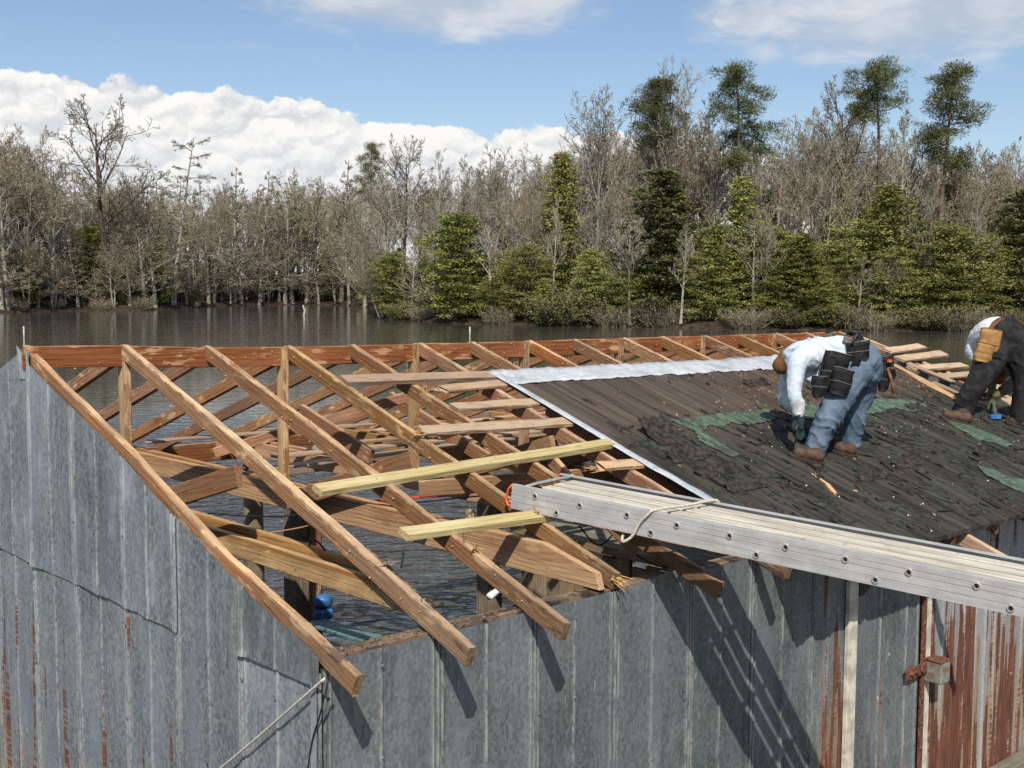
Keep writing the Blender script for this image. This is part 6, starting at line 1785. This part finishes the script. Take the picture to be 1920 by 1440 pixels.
def worker1():
    D = deep
    e = empty('person', tuple(onroof(1560, 862)))
    tag(e, 'worker in pale blue shirt and jeans with black tool belt bent over the torn felt', 'person')
    hipN, kneN, ankN = D(1592, 694, 9.10), D(1556, 778, 8.98), D(1529, 842, 9.0)
    hipF, kneF, ankF = D(1622, 692, 9.30), D(1606, 772, 9.33), D(1594, 838, 9.40)
    pel = D(1610, 678, 9.20)
    w1 = D(1575, 668, 9.19); ch = D(1532, 668, 9.18); up_ = D(1503, 668, 9.18)
    shN, elN, wrN = D(1497, 676, 8.99), D(1489, 735, 8.93), D(1497, 781, 8.90)
    shF, elF, wrF = D(1490, 676, 9.38), D(1474, 735, 9.42), D(1500, 786, 9.34)
    hd = D(1487, 674, 9.25)
    hup = -CR*.8+Vector((0, 0, -.42)); hface = Vector((0, 0, -1))*.9+CR*.25
    # the body under the clothes, one surface
    chs = [[(pel, .11), (w1, .11), (ch, .115), (up_, .09)], [(up_, .06), (hd, .055)],
           [(pel, .10), (hipN, .085), (kneN, .055), (ankN, .040)], [(pel, .10), (hipF, .085), (kneF, .055), (ankF, .040)],
           [(ch, .07), (shN, .045), (elN, .033), (wrN, .025)], [(ch, .07), (shF, .045), (elF, .033), (wrF, .025)]]
    bl = []
    head(chs, bl, hd, hup, hface)
    blob('body', chs, .011, 'skin', e, None, 2, bl)
    # clothes
    shirt = blob('shirt', [[(D(1597, 668, 9.19), (.155, .175)), (w1, (.160, .185)), (ch, (.150, .18)), (up_, (.125, .16)), (D(1490, 672, 9.19), .105), (D(1486, 675, 9.2), .085)],
                   [(D(1515, 668, 9.06), .11), (shN, .084), (D(1491, 708, 8.955), .069), (elN, .063), (D(1495, 758, 8.915), .054)],
                   [(D(1510, 670, 9.30), .11), (shF, .088), (elF, .068), (D(1488, 762, 9.37), .055)],
                   [(D(1570, 700, 9.15), .10), (D(1525, 702, 9.15), .09)]],
         .011, 'shirt_pale_blue', e, folds(lambda p: p.dot(CR)*17+p.z*15, .026, 3, .2), 2)
    for ps in ([(D(1495, 756, 8.917), .058), (D(1497, 776, 8.902), .043)], [(D(1488, 760, 9.37), .055), (D(1498, 780, 9.345), .042)]):
        blob('cuff', [ps], .010, 'shirt_cuff', e, wr(20, 20, 40, .004, 5), 3)
    blob('jeans', [[(D(1598, 670, 9.19), (.165, .185)), (pel, (.178, .20)), (D(1618, 694, 9.22), .165)],
                   [(D(1604, 690, 9.12), .15), (D(1580, 735, 9.04), .118), (kneN, .102), (D(1540, 812, 8.99), .092), (D(1529, 838, 9.0), .086), (D(1527, 857, 9.01), .080)],
                   [(D(1622, 690, 9.28), .145), (D(1615, 735, 9.31), .112), (kneF, .092), (D(1598, 812, 9.37), .082), (D(1593, 836, 9.40), .080), (D(1592, 852, 9.41), .074)]],
         .011, 'denim', e, lambda p: folds(lambda q: q.z*(30 if q.z < -.50 else 18)+q.dot(CR)*26+q.dot(CF)*10, .021, 1, .3)(p), 2)
    blob('glove', (lambda c_: (hand(c_, wrN, Vector((0, 0, -1))-CR*-.1, -CR), c_)[1])([[(wrN+Vector((0, 0, .03)), .036), (wrN, .035)]]), .008, 'glove_teal', e, None, 1)
    blob('glove', (lambda c_: (hand(c_, wrF, Vector((0, 0, -1))+CR*.3, -CR), c_)[1])([[(wrF+Vector((0, 0, .03)), .036), (wrF, .035)]]), .008, 'glove_teal', e, None, 1)
    boot(e, onroof(1541, 872, .03), onroof(1481, 856, .03), ankN+Vector((0, 0, -.02)))
    boot(e, onroof(1603, 858, .03), onroof(1556, 846, .03), ankF+Vector((0, 0, -.02)))
    # hard brown cap pulled over the head
    hu = hup.normalized(); hf = (hface-hu*hface.dot(hu)).normalized()
    cap = blob('cap', [[(hd+hu*.015, .098), (hd+hu*.06, .100), (hd+hu*.10, .075)]], .012, 'hat_brown', e, None, 3)
    br_ = blob('cap_brim', [[(hd+hu*.02+hf*.08, (.010, .075)), (hd+hu*.015+hf*.15, (.009, .055))]], .009, 'hat_brown', e, None, 2)
    # tool belt and its pouches
    ax = (w1-pel).normalized(); bc = D(1590, 670, 9.19)
    P = []
    s1 = Vector((0, 0, 1)); s1 = (s1-ax*s1.dot(ax)).normalized(); s2 = ax.cross(s1)
    for i in range(29):
        q = 2*math.pi*i/28; P.append(bc+s1*(.195*math.cos(q))+s2*(.215*math.sin(q)))
    V = []; F = []
    for i in range(28):
        q = 2*math.pi*i/28; rad_v = s1*math.cos(q)*.195+s2*math.sin(q)*.215
        for (dx_, rr) in ((-.03, 1.0), (-.03, 1.05), (.03, 1.05), (.03, 1.0)): V.append(bc+ax*dx_+rad_v*rr)
    for i in range(28):
        for j in range(4): F.append((i*4+j, i*4+(j+1) % 4, ((i+1) % 28)*4+(j+1) % 4, ((i+1) % 28)*4+j))
    c0 = world_of(e).translation
    belt = link('tool_belt', mesh_np('tool_belt', [v-c0 for v in V], F), MATS['belt_black']); belt.parent = e
    pouch('pouch', D(1572, 662, 8.93), (.20, .10, .30), 'belt_black', belt, .22, .92, 1)
    pouch('pouch', D(1583, 692, 8.88), (.17, .09, .20), 'belt_black', belt, .22, .95, 2)
    pouch('pouch', D(1536, 706, 8.87), (.105, .10, .155), 'belt_black', belt, .05, .95, 3)
    pouch('pouch', D(1608, 640, 8.99), (.165, .06, .145), 'belt_black', belt, -.12, .96, 4)
    pouch('pouch', D(1594, 631, 9.02), (.09, .05, .05), 'pouch_grey', belt, .25, .96, 5)
    pouch('pouch', D(1655, 668, 9.30), (.145, .14, .20), 'belt_black', belt, -.32, .85, 6)
    pouch('pouch', D(1665, 690, 9.28), (.10, .10, .19), 'belt_black', belt, .25, .6, 7)
    pouch('pouch', D(1606, 622, 9.10), (.07, .07, .07), 'belt_black', belt, .0, .8, 8)
    o = link('tape_clip', boxes([(-.02, .02, -.012, .012, -.012, .012)], 'tape_clip', .004), MATS['orange_plastic']); o.parent = belt; o.location = D(1668, 677, 9.20)-c0
    V, F = tube_np([D(1664, 690, 9.24)-c0, D(1672, 715, 9.22)-c0, D(1676, 738, 9.22)-c0], [.013, .012, .015], 7)
    hm = link('hammer_handle', mesh_np('hammer_handle', V, F, True), MATS['leather_brown']); hm.parent = belt
    V, F = tube_np([D(1598, 645, 8.95)-c0, D(1606, 628, 8.98)-c0, D(1612, 618, 9.0)-c0], [.010, .010, .008], 7)
    hm = link('tool_handle', mesh_np('tool_handle', V, F, True), MATS['black_plastic']); hm.parent = belt
    V, F = tube_np([D(1560, 690, 8.90)-c0, D(1556, 665, 8.92)-c0], [.008, .010], 7)
    hm = link('tool_handle', mesh_np('tool_handle', V, F, True), MATS['steel_grey']); hm.parent = belt
    # pry bar in the glove
    a = wrN+Vector((0, 0, -.10)); P = [a+Vector((0, 0, .05)), a+Vector((0, 0, -.02))-CR*.02, onroof(1500, 812, .05), onroof(1492, 818, .04)]
    pb = tube('pry_bar', spline(P, 4), .009, MATS['nail_iron'], n=6); tag(pb, 'short dark pry bar in the glove of the worker in jeans', 'pry bar')
worker1()

def worker2():
    D = deep
    e = empty('person', tuple(onroof(1850, 800)))
    tag(e, 'worker in dark trousers and tan pouch bent over at the right edge', 'person')
    hipL, kneL, ankL = D(1862, 660, 11.30), D(1829, 722, 11.12), D(1803, 772, 11.14)
    hipR, kneR, ankR = D(1918, 660, 11.30), D(1922, 722, 11.20), D(1908, 786, 11.24)
    pel = D(1893, 640, 11.34)
    ch = D(1853, 634, 11.62); up_ = D(1838, 652, 11.80)
    shL, elL, wrL = D(1826, 655, 11.68), D(1842, 690, 11.62), D(1860, 722, 11.52)
    shR, elR, wrR = D(1868, 662, 11.86), D(1908, 706, 11.68), D(1868, 742, 11.50)
    hd = D(1876, 690, 11.92)
    chs = [[(pel, .11), (ch, .11), (up_, .085)], [(up_, .055), (hd, .055)], [(pel, .10), (hipL, .085), (kneL, .055), (ankL, .040)], [(pel, .10), (hipR, .085), (kneR, .055), (ankR, .040)],
           [(up_, .06), (shL, .045), (elL, .033), (wrL, .025)], [(up_, .06), (shR, .045), (elR, .033), (wrR, .025)]]
    bl = []; hup = Vector((0, 0, -1))+CF*.2; head(chs, bl, hd, hup, CF)
    blob('body', chs, .012, 'skin', e, None, 2, bl)
    blob('shirt', [[(D(1882, 632, 11.40), (.13, .15)), (D(1868, 626, 11.5), (.172, .20)), (ch, (.165, .19)), (up_, (.12, .15))],
                   [(D(1848, 640, 11.62), .11), (shL, .088), (D(1833, 672, 11.65), .072)]], .012, 'white_shirt', e, folds(lambda p: p.dot(CR)*22+p.z*16, .014, 7), 2)
    blob('sleeve', [[(D(1833, 668, 11.65), .070), (elL, .062), (D(1852, 710, 11.56), .052)]], .012, 'grey_sleeve', e, wr(20, 20, 30, .004), 3)
    blob('sleeve', [[(shR, .09), (elR, .066), (D(1880, 733, 11.55), .052)]], .012, 'grey_sleeve', e, wr(20, 20, 30, .004), 3)
    blob('trousers', [[(D(1885, 624, 11.36), (.17, .20)), (pel, (.18, .22)), (D(1892, 660, 11.32), .16)],
                      [(D(1872, 652, 11.30), .16), (D(1848, 695, 11.20), .128), (kneL, .106), (D(1812, 752, 11.13), .098), (D(1806, 775, 11.14), .092)],
                      [(D(1914, 652, 11.30), .16), (D(1920, 695, 11.24), .128), (kneR, .104), (D(1914, 760, 11.22), .092), (D(1910, 788, 11.24), .088)]],
         .012, 'black_pants', e, folds(lambda q: q.z*22+q.dot(CR)*26, .016, 2, .3), 2)
    blob('glove', (lambda c_: (hand(c_, wrL, Vector((0, 0, -1))+CF*.1, CR), c_)[1])([[(D(1852, 708, 11.56), .052), (wrL, .046)]]), .009, 'glove_camo', e, None, 1)
    blob('glove', (lambda c_: (hand(c_, wrR, Vector((0, 0, -1))-CR*.4, CR), c_)[1])([[(D(1880, 733, 11.55), .048), (wrR, .044)]]), .009, 'glove_camo', e, None, 1)
    boot(e, onroof(1820, 797, .03), onroof(1764, 784, .03), ankL+Vector((0, 0, .0)))
    boot(e, onroof(1925, 806, .03), onroof(1886, 794, .03), ankR+Vector((0, 0, .0)))
    hu = hup.normalized()
    blob('cap', [[(hd+hu*.01, .10), (hd+hu*.06, .10), (hd+hu*.10, .075)]], .012, 'hat_brown', e, None, 3)
    blob('cap_brim', [[(hd+hu*.02+CF*.08, (.010, .075)), (hd+hu*.015+CF*.15, (.009, .055))]], .009, 'hat_brown', e, None, 2)
    # leather belt and tan pouch
    ax = (ch-pel).normalized(); bc = D(1888, 634, 11.36)
    s1 = Vector((0, 0, 1)); s1 = (s1-ax*s1.dot(ax)).normalized(); s2 = ax.cross(s1); V = []; F = []
    for i in range(28):
        q = 2*math.pi*i/28; rv = s1*math.cos(q)*.190+s2*math.sin(q)*.218
        for (dx_, rr) in ((-.028, 1.0), (-.028, 1.05), (.028, 1.05), (.028, 1.0)): V.append(bc+ax*dx_+rv*rr)
    for i in range(28):
        for j in range(4): F.append((i*4+j, i*4+(j+1) % 4, ((i+1) % 28)*4+(j+1) % 4, ((i+1) % 28)*4+j))
    c0 = world_of(e).translation
    belt = link('tool_belt', mesh_np('tool_belt', [v-c0 for v in V], F), MATS['leather_brown']); belt.parent = e
    pouch('pouch', D(1860, 618, 11.16), (.20, .11, .29), 'leather_tan', belt, .18, 1.05, 11)
    pouch('pouch', D(1850, 645, 11.12), (.17, .09, .17), 'leather_tan', belt, .25, .95, 12)
    o = link('pouch_clip', boxes([(-.05, .05, -.006, .006, -.014, .014)], 'pouch_clip', .003), MATS['belt_black']); o.parent = belt; o.location = D(1872, 664, 11.07)-c0; o.rotation_euler = (0, .2, YAW*-1)
    # roofing tool with a blue foot
    a = D(1862, 752, 11.47)
    tl = empty('roofing_tool', tuple(onroof(1866, 786, .03))); tag(tl, 'small roofing tool with blue foot under the glove of the second worker', 'tool')
    ct = tl.location.copy()
    V, F = tube_np([a-ct, Vector((0, 0, .05))], .014, 8); o = link('shaft', mesh_np('shaft', V, F), MATS['steel_grey']); o.parent = tl
    o = link('foot', boxes([(-.06, .05, -.03, .03, .0, .045)], 'foot', .008), MATS['blue_vinyl']); o.parent = tl; o.rotation_euler = (0, 0, -.7)
worker2()
